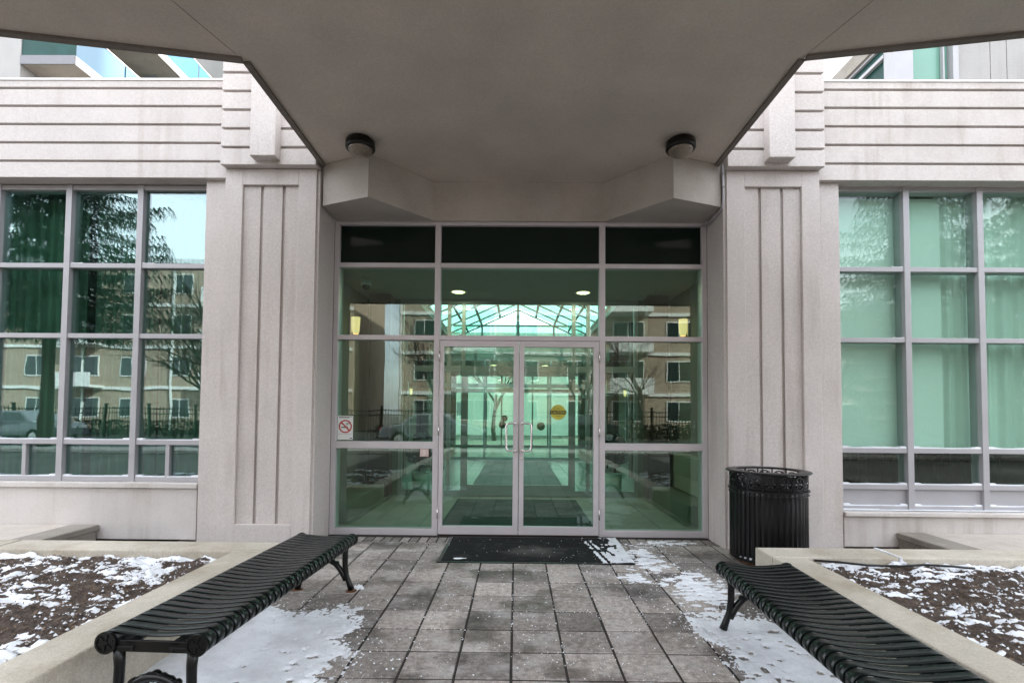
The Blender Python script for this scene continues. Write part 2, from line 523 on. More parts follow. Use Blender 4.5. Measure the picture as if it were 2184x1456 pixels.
at = po.data.attributes.new('tone', 'FLOAT', 'POINT'); at.data.foreach_set('value', tones)
tag(po, kind='structure')
j_ = MB(); j_.box(-4.4, 4.5, -6, 5.9, -.05, -.0055)
tag(j_.build('paving_bed', M['joint']), kind='structure')

sL = snow_sheet(snow_L, -2.0, -.7, 1.9, 3.95, .0125, .001, .010, drip)
sR = snow_sheet(snow_R, .8, 2.02, 1.9, 5.7, .0125, .001, .008, dripR)
tag(sL.build('snow_patch', M['snow']), 'patch of snow under the left bench beside the planter wall', 'snow', kind='stuff')
tag(sR.build('snow_patch', M['snow']), 'blown snow under the right bench and near the mat', 'snow', kind='stuff')

def flake(b, x, y, z, r):
    a = random.uniform(0, 6.3); vs = []
    for k in range(4):
        an = a + k * PI / 2 + random.uniform(-.3, .3); rr = r * random.uniform(.6, 1.2)
        vs.append((x + rr * math.cos(an), y + rr * math.sin(an), z))
    vs.append((x, y, z + r * .9))
    b.add(vs, [(0, 1, 4), (1, 2, 4), (2, 3, 4), (3, 0, 4)])
sp = MB()
for _ in range(2600):
    x = random.uniform(-1.95, 2.0) if random.random() < .5 else random.gauss(.35, .8)
    y = 2.3 + 3.3 * random.random() ** 1.2
    if not -1.95 < x < 2.0: continue
    if random.random() > .55 + .9 * fb(x, y, 2.0, 3, 20): continue
    onmat = -.74 < x < 1.13 and 4.72 < y < 5.68
    if onmat and random.random() < .6: continue
    flake(sp, x, y, .014 if onmat else .001, random.choice([.0025, .003, .004, .004, .006]))
# salt caught in the joints
for _ in range(1500):
    if random.random() < .5:
        i = random.randint(-6, 6); x = PX + i * S + random.gauss(0, .005); y = random.uniform(2.2, 5.5)
    else:
        j = random.randint(-7, 4); y = PY + j * S + random.gauss(0, .005); x = random.uniform(-1.9, 1.95)
    if fb(x, y, 1.7, 3, 33) < .02 or (-.76 < x < 1.15 and 4.7 < y < 5.7): continue
    flake(sp, x, y, -.004, random.choice([.003, .004, .006]))
for _ in range(15000):
    x = random.uniform(-1.95, 2.0); y = random.uniform(2.2, 5.6)
    v = snow_L(x, y) if x < 0 else snow_R(x, y)
    if v > 0 or v < -1.1: continue
    if random.random() < (1 + v / 1.1) ** 2.2 * .8: flake(sp, x, y, .001, random.choice([.003, .004, .005, .008]))
tag(sp.build('road_salt', M['snow']), 'scattered white salt grains and ice crumbs over the pavers', 'road salt', kind='stuff')
b = MB()
for k in range(9):
    a = k * .7; r = .03 + .02 * random.random()
    flake(b, -1.26 + .045 * math.cos(a) * (k % 3) * .6, 4.02 + .03 * math.sin(a), .001, r * .6)
tag(b.build('snow_clump', M['snow']), 'small icy clump of snow on pavers near the left bench foot', 'snow clump')

# soil beds
def soil_h(x, y):
    return .24 + .035 * fb(x, y, 2.3, 3, 2) + .045 * fb(x, y, 9, 4, 8) + .016 * abs(noise.noise(Vector((x * 40, y * 40, 3))))
def bed(x0, x1, y0, y1, name, label, seed, thr, cx):
    st = .025
    nx = int((x1 - x0) / st) + 1; ny = int((y1 - y0) / st) + 1
    b = MB()
    for j in range(ny):
        for i in range(nx):
            x = x0 + i * st; y = y0 + j * st
            b.v.append((x, y, soil_h(x, y)))
    for j in range(ny - 1):
        for i in range(nx - 1):
            k = j * nx + i
            b.face((k, k + 1, k + nx + 1, k + nx), True)
    o = tag(b.build('planter_soil', M['soil']), label, 'soil', kind='stuff')
    def f(x, y):
        v = fb(x * .75, y * 1.4, 2.6, 4, seed) * 1.15 + 1.1 * fb(x * .75, y * 1.5, 13, 4, seed + 2) + thr
        h = .035 * fb(x, y, 2.3, 3, 2)
        v -= h * 5                                # lies in the hollows
        d = min(abs(x - cx), y1 - y)
        v += .42 * max(0, 1 - d / .10)
        return v
    mb = MB(); rr = random.Random(seed)
    for _ in range(9000):
        x = rr.uniform(x0, x1); y = rr.uniform(y0, y1); z = soil_h(x, y); a = rr.uniform(0, PI); l = rr.uniform(.006, .026); w = rr.uniform(.002, .006)
        dx, dy = math.cos(a) * l, math.sin(a) * l; ex, ey = -math.sin(a) * w, math.cos(a) * w; t1 = rr.uniform(-.003, .008)
        mb.cur = rr.choice((0, 0, 1, 2))
        mb.add([(x - dx, y - dy, z + .001), (x + ex, y + ey, z + .005), (x + dx, y + dy, z + .003 + t1), (x - ex, y - ey, z + .004)], [(0, 3, 2, 1)])
    tag(mb.build('mulch', [M['mulch1'], M['mulch2'], M['mulch3']]), label.replace('soil', 'bark chips and dead leaves on the soil'), 'mulch', kind='stuff')
    s = snow_sheet(f, x0, x1, y0, y1, .0155, 0, .012, [], soil_h)
    for _ in range(16000):
        x = random.uniform(x0, x1); y = random.uniform(y0, y1); v = f(x, y)
        if v < 0 and random.random() < (1 + max(-1, v * 1.6)) ** 1.5: flake(s, x, y, soil_h(x, y) - .002, random.choice([.004, .006, .009, .013]))
    tag(s.build('snow_patch', M['snow']), label.replace('soil', 'snow patches on the soil'), 'snow', kind='stuff')
bed(-6.6, -2.24, 1.5, 3.95, 'l', 'brown lumpy soil in the left planter bed', 11, -.27, -2.24)
bed(2.27, 6.2, 1.5, 3.95, 'r', 'brown lumpy soil in the right planter bed', 27, -.27, 2.27)

# ------------------------------------------------------------------ planter walls and terraces
for s, x0, x1, lab in ((-1, -1.985, -2.25, 'left'), (1, 2.02, 2.285, 'right')):
    w = empty('planter_wall', (x0, 1.0, 0))
    tag(w, f'low stained concrete planter wall along the {lab} side of the walkway, snow soil behind it', 'planter wall', 'planter walls')
    b = MB(); b.box(x0, x1, -4.5, 3.955, -.05, .30)
    b.build('side_wall', M['curb'], w, bevel=.012)
    b = MB()
    xe = -7.5 if s < 0 else 7.5
    if s < 0:
        b.box(x0 - .0, -4.2, 3.96, 4.24, -.05, .302); b.box(-4.215, xe, 3.96, 4.24, -.05, .302)
    else:
        b.box(x0, 3.02, 3.96, 4.24, -.05, .302); b.box(3.035, xe, 3.96, 4.24, -.05, .302)
    b.build('back_ledge', M['curb'], w, bevel=.012)
b = MB()
b.box(3.02, 3.036, 3.95, 4.245, -.02, .308); b.box(2.95, 3.05, 3.93, 3.962, .25, .275)
tag(b.build('snow_strip', M['snow']), 'thin line of snow in the joint of the right planter ledge', 'snow', kind='stuff')

for s, lab in ((-1, 'left'), (1, 'right')):
    xa = -4.5 if s < 0 else 4.06
    t = empty('terrace', (xa, 4.6, 0))
    tag(t, f'low raised terrace with stone coping behind the {lab} planter', 'terrace', 'raised terraces')
    X = lambda d: xa + s * d
    b = MB(); b.box(X(.02), X(3.2), 4.27, 5.36, -.05, .11); b.build('riser_wall', M['coping'], t, bevel=.006)
    b = MB(); b.box(X(0), X(.30), 4.26, 5.37, .113, .18); b.build('coping', M['coping'], t, bevel=.012)
    b = MB()
    for i in range(5):
        b.box(X(.304 + i * .6), X(.90 + i * .6), 4.55, 5.37, .113, .172)
        b.box(X(.304 + i * .6), X(.90 + i * .6), 4.26, 4.545, .113, .172)
    b.build('slab', M['slab'], t, bevel=.005)
    b = MB()
    for k in range(7):
        flake(b, xa - s * (.05 + .02 * k), 4.9 + .07 * k, .0, .035)
b = MB(); b.box(2.95, 4.03, 4.26, 4.62, -.009, .008)
tag(b.build('snow_strip', M['snow'], bevel=.005), 'thin layer of snow on the ground between ledge and right terrace', 'snow', kind='stuff')

# black cable lying along the right bed
b = MB()
b.tube([(2.33, 3.93, .285), (2.5, 3.90, .283), (2.7, 3.86, .272), (2.95, 3.855, .27), (3.15, 3.88, .275), (3.35, 3.87, .268), (3.5, 3.85, .26)], .009, 8)
tag(b.build('cable', M['black']), 'thin black cable lying on snow along the right planter ledge', 'cable')

# ------------------------------------------------------------------ the building
BL = empty('apartment_building', (C, 5.76, 0))
tag(BL, 'pale precast concrete apartment building with glazed recessed entrance and wide canopy', 'building')

P = 5.275
def sx(s, r): return C + s * r
for s in (-1, 1):
    b = MB()
    bx = lambda x0, x1, y0, y1, z0, z1: b.box(sx(s, x0), sx(s, x1), y0, y1, z0, z1)
    bx(2.225, 3.205, 5.335, 6.2, -.04, 4.045)
    bx(2.215, 2.41, P, 5.34, -.04, 4.045); bx(3.02, 3.21, P, 5.34, -.04, 4.045)
    bx(2.41, 3.02, P, 5.34, 3.87, 4.045); bx(2.41, 3.02, P, 5.34, -.04, .215)
    for a, c in ((2.41, 2.565), (2.597, 2.803), (2.835, 3.02)): bx(a + (.0 if a > 2.42 else .0), c, 5.306, 5.34, .215, 3.87)
    # thin stepped edge towards the entrance
    bx(2.185, 2.222, 5.30, 5.755, -.04, 4.04)
    pl = b.build('pillar', M['conc'], BL, bevel=.004)
    # capital block with horizontal grooves
    b = MB()
    bx(2.20, 3.215, 5.225, 5.80, 4.05, 5.26)
    z = 4.05
    for zt in (4.250, 4.455, 4.66, 4.865, 5.07, 5.26):
        bx(2.195, 3.222, 5.19, 5.23, z, zt - (.028 if zt < 5.2 else 0)); z = zt
    cp = b.build('pillar_cap', M['conc'], BL, bevel=.004)
    b = MB(); bx(2.575, 2.845, 5.07, 5.195, 4.085, 5.24)
    b.build('key_block', M['conc'], cp, bevel=.008)
    # parapet band
    b = MB()
    bx(3.222, 7.6, 5.335, 5.74, 3.955, 5.03)
    z = 3.955
    for zt in (4.15, 4.355, 4.56, 4.765, 4.965, 5.04):
        bx(3.222, 7.6, 5.30, 5.34, z + .0, zt - (.026 if zt < 5.0 else 0)); z = zt
    pb = b.build('parapet_band', M['concS'] if s > 0 else M['conc'], BL, bevel=.004)
    b = MB(); bx(3.225, 7.6, 5.29, 5.76, 5.041, 5.062); b.build('parapet_flashing', M['white'], pb)
    # wall strip beside the window + base wall
    b = MB()
    bx(3.208, 3.47, 5.36, 5.74, .0, 3.954)
    b.build('window_jamb_wall', M['conc'], BL, bevel=.004)
    b = MB()
    zt = .605 if s < 0 else .395
    bx(3.475, 7.6, 5.375, 5.74, .02, zt)
    b.build('base_wall', M['base'], BL, bevel=.006)
    b = MB(); bx(3.466, 3.474, 5.357, 5.372, .0, zt - .03); b.build('wall_joint', M['lip'], BL)

    # room behind the windows
    b = MB()
    bx(3.46, 7.6, 8.2, 8.3, 0, 4.0); bx(3.36, 3.46, 5.745, 8.3, 0, 4.0); bx(7.6, 7.7, 5.3, 8.3, 0, 5.0)
    bx(3.46, 7.6, 5.745, 8.2, 3.96, 4.06); bx(3.46, 7.6, 5.745, 8.2, -.03, .03)
    b.build('room_wall', M['room'], BL)
    b = MB(); bx(2.30, 7.7, 5.745, 16, 4.07, 4.2)
    b.build('terrace_roof', M['slab'], BL)

# windows
def curtain_wall(s, zs, label_split):
    vx = [3.50, 4.27, 5.08, 5.89, 6.70, 7.5]
    b = MB()
    bx = lambda x0, x1, y0, y1, z0, z1, q=None: (q or b).box(sx(s, x0), sx(s, x1), y0, y1, z0, z1)
    zb, zt = zs[0], zs[-1]
    for i, v in enumerate(vx):
        if i == 0: bx(3.472, 3.505, 5.455, 5.60, zb - .03, zt + .03)
        else: bx(v - .033, v + .033, 5.45, 5.60, zb - .03, zt + .03)
    hi = []
    for z in zs:
        for i in range(len(vx) - 1):
            a = vx[i] + (.033 if i else .005); c = vx[i + 1] - .033
            bx(a, c, 5.46, 5.595, z - .026, z + .026)
    if s < 0:
        for i in (0, 2, 4):
            mid = (vx[i] + vx[i + 1]) / 2
            bx(mid - .022, mid + .022, 5.465, 5.59, zs[0] + .026, zs[1] - .026)
    fr = b.build('window', M['frame'], BL, bevel=.003)
    for i in range(len(vx) - 1):
        for k in range(len(zs) - 1):
            a = vx[i] + (.033 if i else .005); c = vx[i + 1] - .033
            if s > 0 and k == 0:
                q = MB(); bx(a, c, 5.49, 5.54, zs[0] + .024, zs[1] - .024, q); q.build('metal_panel', M['frame'], fr)
                continue
            q = MB(); bx(a - .01, c + .01, 5.503, 5.515, zs[k] + .015, zs[k + 1] - .015, q)
            q.build('pane', M['dark_green'] if s < 0 else M['right_green'], fr)
    # snow on the ledges
    q = MB()
    def ledge(x0, x1, z, h=.012, y0=5.462, y1=5.502):
        n = 10
        for t in range(n):
            xa = x0 + (x1 - x0) * t / n; xb = x0 + (x1 - x0) * (t + 1) / n
            h1 = h * (.35 + .9 * abs(noise.noise(Vector((xa * 3, z * 9, s)))) + (.9 if t == n - 1 or t == 0 else 0))
            ya = y0 + .01 * abs(noise.noise(Vector((xa * 7, z, 2))))
            X0, X1 = sorted((sx(s, xa), sx(s, xb)))
            q.box(X0, X1, ya, y1, z, z + h1)
    for k, z in enumerate(zs[:-1]):
        for i in range(len(vx) - 1):
            low = (k <= (1 if s < 0 else 2))
            if low or random.random() < .45:
                a = vx[i] + .04; c = vx[i + 1] - .04
                if not low: a = c - .12
                ledge(a, c, z + .027, .014 if low else .006)
    if s > 0: ledge(3.5, 7.5, zs[0] - .012, .008, 5.40, 5.45)
    tag(q.build('ledge_snow', M['snow']), 'thin snow lying on the ledges of the ' + ('left window wall' if s < 0 else 'right window wall'), 'snow', kind='stuff')
    return fr
curtain_wall(-1, [.655, 1.06, 2.24, 3.03, 3.915], True)
curtain_wall(1, [.415, .645, 1.04, 2.25, 3.035, 3.935], False)
b = MB()
b.box(C + 3.475, C + 7.6, 5.33, 5.46, .35, .392)
b.build('window_sill', M['base'], BL, bevel=.006)
b = MB()
b.box(C - 7.6, C - 3.475, 5.345, 5.46, .575, .628)
b.build('window_sill', M['base'], BL, bevel=.006)

# curtains and blinds
def pleats(name, x0, x1, y, z0, z1, mat, label, lam=.12, amp=.035, cat='curtain', group=None):
    b = MB(); n = int((x1 - x0) / .012)
    ph = 0; front = []
    for i in range(n + 1):
        x = x0 + (x1 - x0) * i / n
        ph = x / lam * 2 * PI + 1.6 * noise.noise(Vector((x * 2, y, z0)))
        front.append((x, y + amp * math.sin(ph) + .4 * amp * math.sin(2.3 * ph + 1)))
    nz = 6
    for side in (0, .006):
        base = len(b.v)
        for k in range(nz + 1):
            z = z0 + (z1 - z0) * k / nz
            for (x, yy) in front:
                b.v.append((x + .012 * noise.noise(Vector((x * 5, z * 1.3, 1))), yy + side + .01 * noise.noise(Vector((x * 3, z * 1.5, 4))), z))
        for k in range(nz):
            for i in range(n):
                a = base + k * (n + 1) + i
                q = (a, a + 1, a + n + 2, a + n + 1)
                b.face(q if side == 0 else tuple(reversed(q)), True)
    o = b.build(name, mat)
    return tag(o, label, cat, group)
pleats('curtain', C - 4.22, C - 3.50, 5.80, .08, 3.93, M['curtain'], 'dark green pleated curtain behind the left window, nearest the pillar', .13)
pleats('curtain', C - 5.02, C - 4.30, 5.83, .08, 3.93, M['curtain'], 'dark green pleated curtain behind the middle bay of the left window', .11)
pleats('curtain', C - 6.9, C - 5.10, 5.80, .08, 3.93, M['curtain'], 'dark green pleated curtain at the outer end of the left window', .14)
b = MB(); b.box(C + 3.47, C + 4.32, 5.63, 5.634, 1.0, 3.9)
tag(b.build('roller_blind', M['blind']), 'smooth pale roller blind in the bay of the right window nearest the pillar', 'blind', 'roller blinds')
b = MB(); b.box(C + 4.33, C + 4.78, 5.63, 5.634, 1.0, 3.9)
tag(b.build('roller_blind', M['blind']), 'narrow pale roller blind left of the pleated curtain in the right window', 'blind', 'roller blinds')
pleats('curtain', C + 4.74, C + 5.22, 5.67, 1.0, 3.95, M['sheer'], 'pale pleated curtain hanging beside the narrow blind in the right window', .16, .02)
pleats('curtain', C + 5.16, C + 6.9, 5.68, 1.0, 3.95, M['sheer'], 'wide pale pleated curtain at the far right end of the right window', .2, .02)
pleats('curtain', C + 4.4, C + 6.9, 7.2, .06, .99, M['needle'], 'dark curtain bottom showing below the pale curtains in the right window', .12)

# ------------------------------------------------------------------ canopy and bulkhead
b = MB()
poly = [(-4.4, -.55), (4.45, -.55), (4.45, 3.32), (2.17, 3.695), (2.17, 5.5), (2.16, 6.05), (-2.10, 6.05), (-2.15, 5.5), (-2.133, 3.731), (-4.4, 3.348)]
b.prism(poly, 4.125, 4.52)
cn = b.build('canopy', M['soffit'], BL)
b = MB()                                              # drip edge
edge = [(-2.165, 5.36), (-2.138, 3.736), (-4.4, 3.353), (-4.4, -.55), (4.45, -.55), (4.45, 3.326), (2.175, 3.70), (2.178, 5.36)]
def lip(a, c, w, z0, z1):
    a = Vector(a); c = Vector(c); d = (c - a).normalized(); nrm = Vector((-d.y, d.x)) * w
    q = [a, c, c + nrm, a + nrm]
    pts = [(p.x, p.y) for p in q]
    ar = sum(pts[i][0] * pts[(i + 1) % 4][1] - pts[(i + 1) % 4][0] * pts[i][1] for i in range(4))
    if ar < 0: pts.reverse()
    b.prism(pts, z0, z1)
for i in range(len(edge) - 1):
    lip(edge[i], edge[i + 1], .05, 4.100 + .0007 * i, 4.124)
b.build('drip_edge', M['lip'], cn)
for s in (-1, 1):
    b = MB(); lip((s * 2.15, 3.70), (s * 3.4, -.5), .006, 4.1215, 4.1262); b.build('soffit_seam', M['seam'], cn)
b = MB()
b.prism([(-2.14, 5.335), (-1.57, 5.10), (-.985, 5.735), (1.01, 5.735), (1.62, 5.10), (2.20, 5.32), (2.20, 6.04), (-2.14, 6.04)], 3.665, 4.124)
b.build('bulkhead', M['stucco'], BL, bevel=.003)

# ------------------------------------------------------------------ entrance storefront
b = MB()
XL, XR = C - 2.185, C + 2.185
F0, F1 = 5.76, 5.88
ml, mr = C - .965, C + .965
hw = .034
for x0, x1 in ((XL, XL + .055), (XR - .055, XR), (ml - hw, ml + hw), (mr - hw, mr + hw)): b.box(x0, x1, F0, F1, .0, 3.663)
segs = ((XL + .055, ml - hw), (ml + hw, mr - hw), (mr + hw, XR - .055))
for k, (x0, x1) in enumerate(segs):
    b.box(x0, x1, F0 + .004, F1 - .004, 3.622, 3.663)
    b.box(x0, x1, F0 + .004, F1 - .004, 3.118, 3.172)
    b.box(x0, x1, F0 + .004, F1 - .004, 2.262, 2.318)
    if k != 1:
        b.box(x0, x1, F0 + .004, F1 - .004, .995, 1.075)
        b.box(x0, x1, F0 + .004, F1 - .004, .0, .075)
ef = b.build('entrance_frame', M['frameW'], BL, bevel=.003)
for k, (x0, x1) in enumerate(segs):
    for (z0, z1) in ((3.172, 3.622), (2.318, 3.118), (1.075, 2.262), (.075, .995)):
        if k == 1 and z1 < 2.3: continue
        q = MB(); q.box(x0 - .006, x1 + .006, 5.812, 5.824, z0 - .006, z1 + .006)
        q.build('pane', M['spandrel'] if z0 > 3.1 else M['green'], ef)
q = MB(); q.box(XL - .022, XL - .001, 5.765, 5.80, 0, 3.66); q.box(XR + .001, XR + .022, 5.765, 5.80, 0, 3.66)
q.box(ml + hw, mr - hw, 5.765, 5.86, .0, .017)
q.build('sealant_joint', M['sealant'], ef)

def door(s):
    a, c = (ml + hw + .006, C - .004) if s < 0 else (C + .004, mr - hw - .006)
    b = MB()
    st = .058 if s < 0 else .062
    gx0, gx1 = a + .05, c - .062
    if s > 0: gx0, gx1 = a + .055, c - .062
    gz0, gz1 = .115, 2.185
    y0, y1 = 5.745, 5.80
    b.box(a, gx0, y0, y1, .02, 2.255); b.box(gx1, c, y0, y1, .02, 2.255)
    b.box(gx0, gx1, y0, y1, gz1, 2.255); b.box(gx0, gx1, y0, y1, .02, gz0)
    d = b.build('door', M['frameW'], BL, bevel=.003)
    q = MB(); q.box(gx0 - .004, gx1 + .004, 5.768, 5.778, gz0 - .004, gz1 + .004); q.build('glass_pane', M['green'], d)
    q = MB()
    xs = c - .035 if s < 0 else a + .035
    xg = xs - .105 if s < 0 else xs + .105
    z0, z1 = .985, 1.30
    yy = 5.695
    dx = -.03 if s < 0 else .03
    q.tube([(xs, 5.75, z0), (xs, yy + .01, z0), (xs + dx * .4, yy, z0), (xg - dx, yy, z0), (xg - dx * .3, yy, z0 + .012), (xg, yy, z0 + .035),
            (xg, yy, z1 - .035), (xg - dx * .3, yy, z1 - .012), (xg - dx, yy, z1), (xs + dx * .4, yy, z1), (xs, yy + .01, z1), (xs, 5.75, z1)], .0125, 12)
    for z in (z0, z1): q.tube([(xs, 5.75, z), (xs, 5.738, z)], .019, 16)
    q.build('handle', M['steel'], d)
    if s > 0:
        q = MB(); q.tube([(a + .033, 5.75, .895), (a + .033, 5.732, .895)], .016, 20); q.build('lock', M['steel'], d)
    for z in (.26, 1.21, 2.07):
        q = MB()
        hx = a - .006 if s < 0 else c + .006
        q.tube([(hx, 5.738, z - .06), (hx, 5.738, z + .06)], .008, 10)
        for t in (-.02, .02): q.tube([(hx, 5.738, z + t - .001), (hx, 5.738, z + t + .001)], .0095, 10)
        q.build('hinge', M['steel'], d)
door(-1); door(1)

# ------------------------------------------------------------------ vestibule and lobby shell
vy0, vy1 = 5.89, 8.5
b = MB()
b.box(C - 2.62, C + 2.62, vy0, vy1 + .1, -.05, .004); b.box(C - 3.4, C + 3.4, vy1 + .1, 21, -.05, .002)
b.build('lobby_floor', M['tile'], BL)
b = MB()
for s in (-1, 1):
    b.box(sx(s, 2.62), sx(s, 2.72), vy0, vy1, 0, 3.5)
    b.box(sx(s, 2.19), sx(s, 2.62), 5.80, 5.885, 0, 3.5)
    b.box(sx(s, 3.4), sx(s, 3.5), vy1, 21, 0, 3.6)
    b.box(sx(s, 2.05), sx(s, 3.4), vy1 + .0, vy1 + .1, 0, 3.5)
    b.box(sx(s, 2.62), sx(s, 3.4), 21.0, 21.1, 0, 3.6)
b.build('lobby_wall', M['vwall'], BL)
b = MB()
b.box(C - 2.72, C + 2.72, vy0, 8.62, 3.372, 3.5)
b.box(C - 3.5, C + 3.5, 15.0, 21.0, 3.1, 3.25)
for s in (-1, 1): b.box(sx(s, 1.9), sx(s, 3.5), 8.63, 15.0, 3.5, 3.62)
b.box(C - 3.5, C + 3.5, 14.9, 15.0, 3.26, 3.5)
b.build('lobby_ceiling', M['ceil'], BL)
# gable skylight over the lobby
b = MB()
zr, ze, hwid = 4.55, 4.06, 1.08
for y in np.linspace(8.7, 14.9, 8):
    for q_ in (-1, 1):
        b.tube([(sx(q_, hwid), y, ze), (C, y, zr)], .022, 4, True, False)
        b.tube([(sx(q_, 1.95), y, 3.68), (sx(q_, hwid), y, ze)], .022, 4, True, False)
for (r_, z_) in ((0, zr), (hwid * .5, (zr + ze) / 2), (hwid, ze), (1.5, 3.87), (1.95, 3.68)):
    for q_ in ((-1, 1) if r_ else (1,)): b.tube([(sx(q_, r_), 8.7, z_), (sx(q_, r_), 14.9, z_)], .035, 4, True, False)
b.tube([(C, 14.88, 3.5), (C, 14.88, zr)], .05, 4, True, False); b.tube([(C - 1.95, 14.88, ze), (C + 1.95, 14.88, ze)], .03, 4, True, False)
for r_ in (-1.08, 1.08): b.tube([(C + r_, 14.88, 3.5), (C + r_, 14.88, ze)], .03, 4, True, False)
sk = b.build('skylight', plain('grey green truss', (.16, .22, .21), .5), BL)
b = MB()
def sheet(p0, p1, z0, z1):
    b.add([(p0, 8.7, z0 + .05), (p0, 14.9, z0 + .05), (p1, 14.9, z1 + .05), (p1, 8.7, z1 + .05),
           (p0, 8.7, z0 + .06), (p0, 14.9, z0 + .06), (p1, 14.9, z1 + .06), (p1, 8.7, z1 + .06)],
          [(0, 1, 2, 3), (7, 6, 5, 4), (0, 3, 7, 4), (1, 5, 6, 2)])
for q_ in (-1, 1):
    sheet(sx(q_, hwid), C, ze, zr); sheet(sx(q_, 1.98), sx(q_, hwid), 3.68, ze)
b.box(C - 1.95, C + 1.95, 14.90, 14.91, 3.5, ze)
b.build('skylight_glass', glass('skylight glass', (.70, .86, .82), .05, .2), sk)

# inner glazed partition
def partition(y, xs, zh, zt, hd):
    b = MB()
    for x in xs: b.box(x - .03, x + .03, y, y + .09, .0, zt)
    for i in range(len(xs) - 1):
        b.box(xs[i] + .03, xs[i + 1] - .03, y + .003, y + .087, zh, zh + hd)
        b.box(xs[i] + .03, xs[i + 1] - .03, y + .003, y + .087, zt - .06, zt)
        b.box(xs[i] + .03, xs[i + 1] - .03, y + .003, y + .087, .0, .10)
    f = b.build('inner_partition', M['frame'], BL)
    for i in range(len(xs) - 1):
        for z0, z1 in ((.1, zh), (zh + hd, zt - .06)):
            q = MB(); q.box(xs[i] + .03, xs[i + 1] - .03, y + .04, y + .048, z0, z1); q.build('pane', M['innerglass'], f)
    return f
M['innerglass'] = glass('inner clear glass', (.93, .98, .95), .03, .35)
partition(8.5, [C - 2.02, C - 1.2, C - .95, C + .95, C + 1.2, C + 2.02], 2.13, 3.36, .10)
partition(15.0, [C - 3.3, C - 2.1, C - 1.0, C + 1.0, C + 2.1, C + 3.3], 2.2, 3.09, .12)
partition(20.9, [C - 2.6, C - 1.3, C - .65, C + .65, C + 1.3, C + 2.6], 2.3, 3.09, .16)
# inner door
b = MB()
for (a, c) in ((C - .92, C - .005), (C + .005, C + .92)):
    b.box(a, a + .06, 8.46, 8.498, .02, 2.12); b.box(c - .06, c, 8.46, 8.498, .02, 2.12)
    b.box(a + .06, c - .06, 8.461, 8.497, 2.05, 2.12); b.box(a + .06, c - .06, 8.461, 8.497, .02, .2)
b.build('inner_door', M['frame'], BL)

# lobby columns clad in wood
for (x, y, z1) in ((-2.28, 8.22, 3.36), (2.28, 8.22, 3.36), (-2.7, 11.2, 3.49), (2.7, 11.2, 3.49), (-2.7, 14.2, 3.49), (2.7, 14.2, 3.49)):
    b = MB(); b.box(C + x - .17, C + x + .17, y - .14, y + .14, .005, z1)
    b.build('wood_column', M['wood'], BL, bevel=.01)
for s in (-1, 1):
    b = MB()
    b.box(sx(s, 2.16), sx(s, 2.61), 6.35, 8.05, .006, .26); b.box(sx(s, 2.10), sx(s, 2.158), 6.3, 8.4, .006, .05)
    b.build('tiled_ledge', M['vwall'], BL, bevel=.006)
    b = MB()
    for y in np.arange(9.2, 14.6, .9): b.box(sx(s, 3.33), sx(s, 3.395), y, y + .6, .9, 2.7)
    b.build('wall_panel', M['wood'], BL)

# things in the vestibule
b = MB(); b.box(C + 2.47, C + 2.60, 6.7, 7.9, .28, .82)
for i in range(38): b.box(C + 2.458, C + 2.471, 6.72 + i * .031, 6.735 + i * .031, .50, .80)
tag(b.build('radiator', plain('cream radiator', (.5, .48, .40), .5)), 'cream ribbed radiator cover on the right wall inside the vestibule', 'radiator')
b = MB(); b.box(-.95, .98, 6.0, 8.15, .006, .016)
tag(b.build('floor_mat', M['carpet'], bevel=.003), 'dark green carpet mat on the vestibule floor just inside the doors', 'mat')
b = MB(); b.box(-.85, .92, 8.9, 14.8, .004, .012)
tag(b.build('floor_runner', M['carpet2']), 'long grey carpet runner on the lobby floor beyond the inner doors', 'carpet')
pl_mat = emit('warm lamp', (1.0, .74, .42), 1.5)
for i, (x, y, z) in enumerate(((-.95, 7.93, 3.371), (1.06, 7.93, 3.371), (-.8, 17.2, 3.099), (1.0, 17.2, 3.099))):
    t = empty('ceiling_light', (x, y, z))
    far = ['round recessed ceiling light glowing warm, left of the pair above the doors', 'round recessed ceiling light glowing warm, right of the pair above the doors',
           'small distant recessed light, left of the pair deep in the lobby', 'small distant recessed light, right of the pair deep in the lobby'][i]
    tag(t, far, 'ceiling light', 'recessed ceiling lights')
    b = MB(); b.lathe((x, y, z), [(.105, -.001), (.135, -.004), (.14, -.012), (.105, -.010), (.105, -.001)], 32); b.build('trim_ring', M['white'], t)
    b = MB(); b.cyl((x, y), .102, z - .008, z - .002, 28); b.build('lens', pl_mat, t)
    ld = bpy.data.lights.new('ceiling_light_beam', 'AREA'); ld.shape = 'DISK'; ld.size = .18; ld.energy = 4; ld.color = (1, .82, .58)
    lo = bpy.data.objects.new('ceiling_light_beam', ld); COL.objects.link(lo); lo.parent = t; lo.location = (0, 0, -.02)
sc_mat = emit('sconce glow', (1.0, .62, .28), .35)
def sconce(x, y, z, s, label, k=1.0):
    t = empty('wall_lamp', (x, y, z)); tag(t, label, 'wall lamp', 'warm wall sconces')
    b = MB(); b.box(x, x - s * .02, y - .05, y + .05, z - .16, z + .16); b.build('back_plate', M['steel'], t)
    b = MB(); b.lathe((x - s * .08, y, z - .13), [(.04 * k, 0), (.055 * k, .05 * k), (.065 * k, .26 * k), (.06 * k, .26 * k), (.045 * k, .03 * k)], 16); b.build('shade', sc_mat, t)
sconce(C - 2.6, 7.6, 2.75, -1, 'glowing sconce on the left vestibule wall')
sconce(C + 2.6, 7.6, 2.75, 1, 'glowing sconce on the right vestibule wall')
sconce(C + 2.5, 11.2, 1.95, 1, 'small glowing sconce on the first column in the lobby, right side', .55)
sconce(C + 2.5, 14.2, 1.95, 1, 'small glowing sconce on the far column in the lobby, right side', .55)
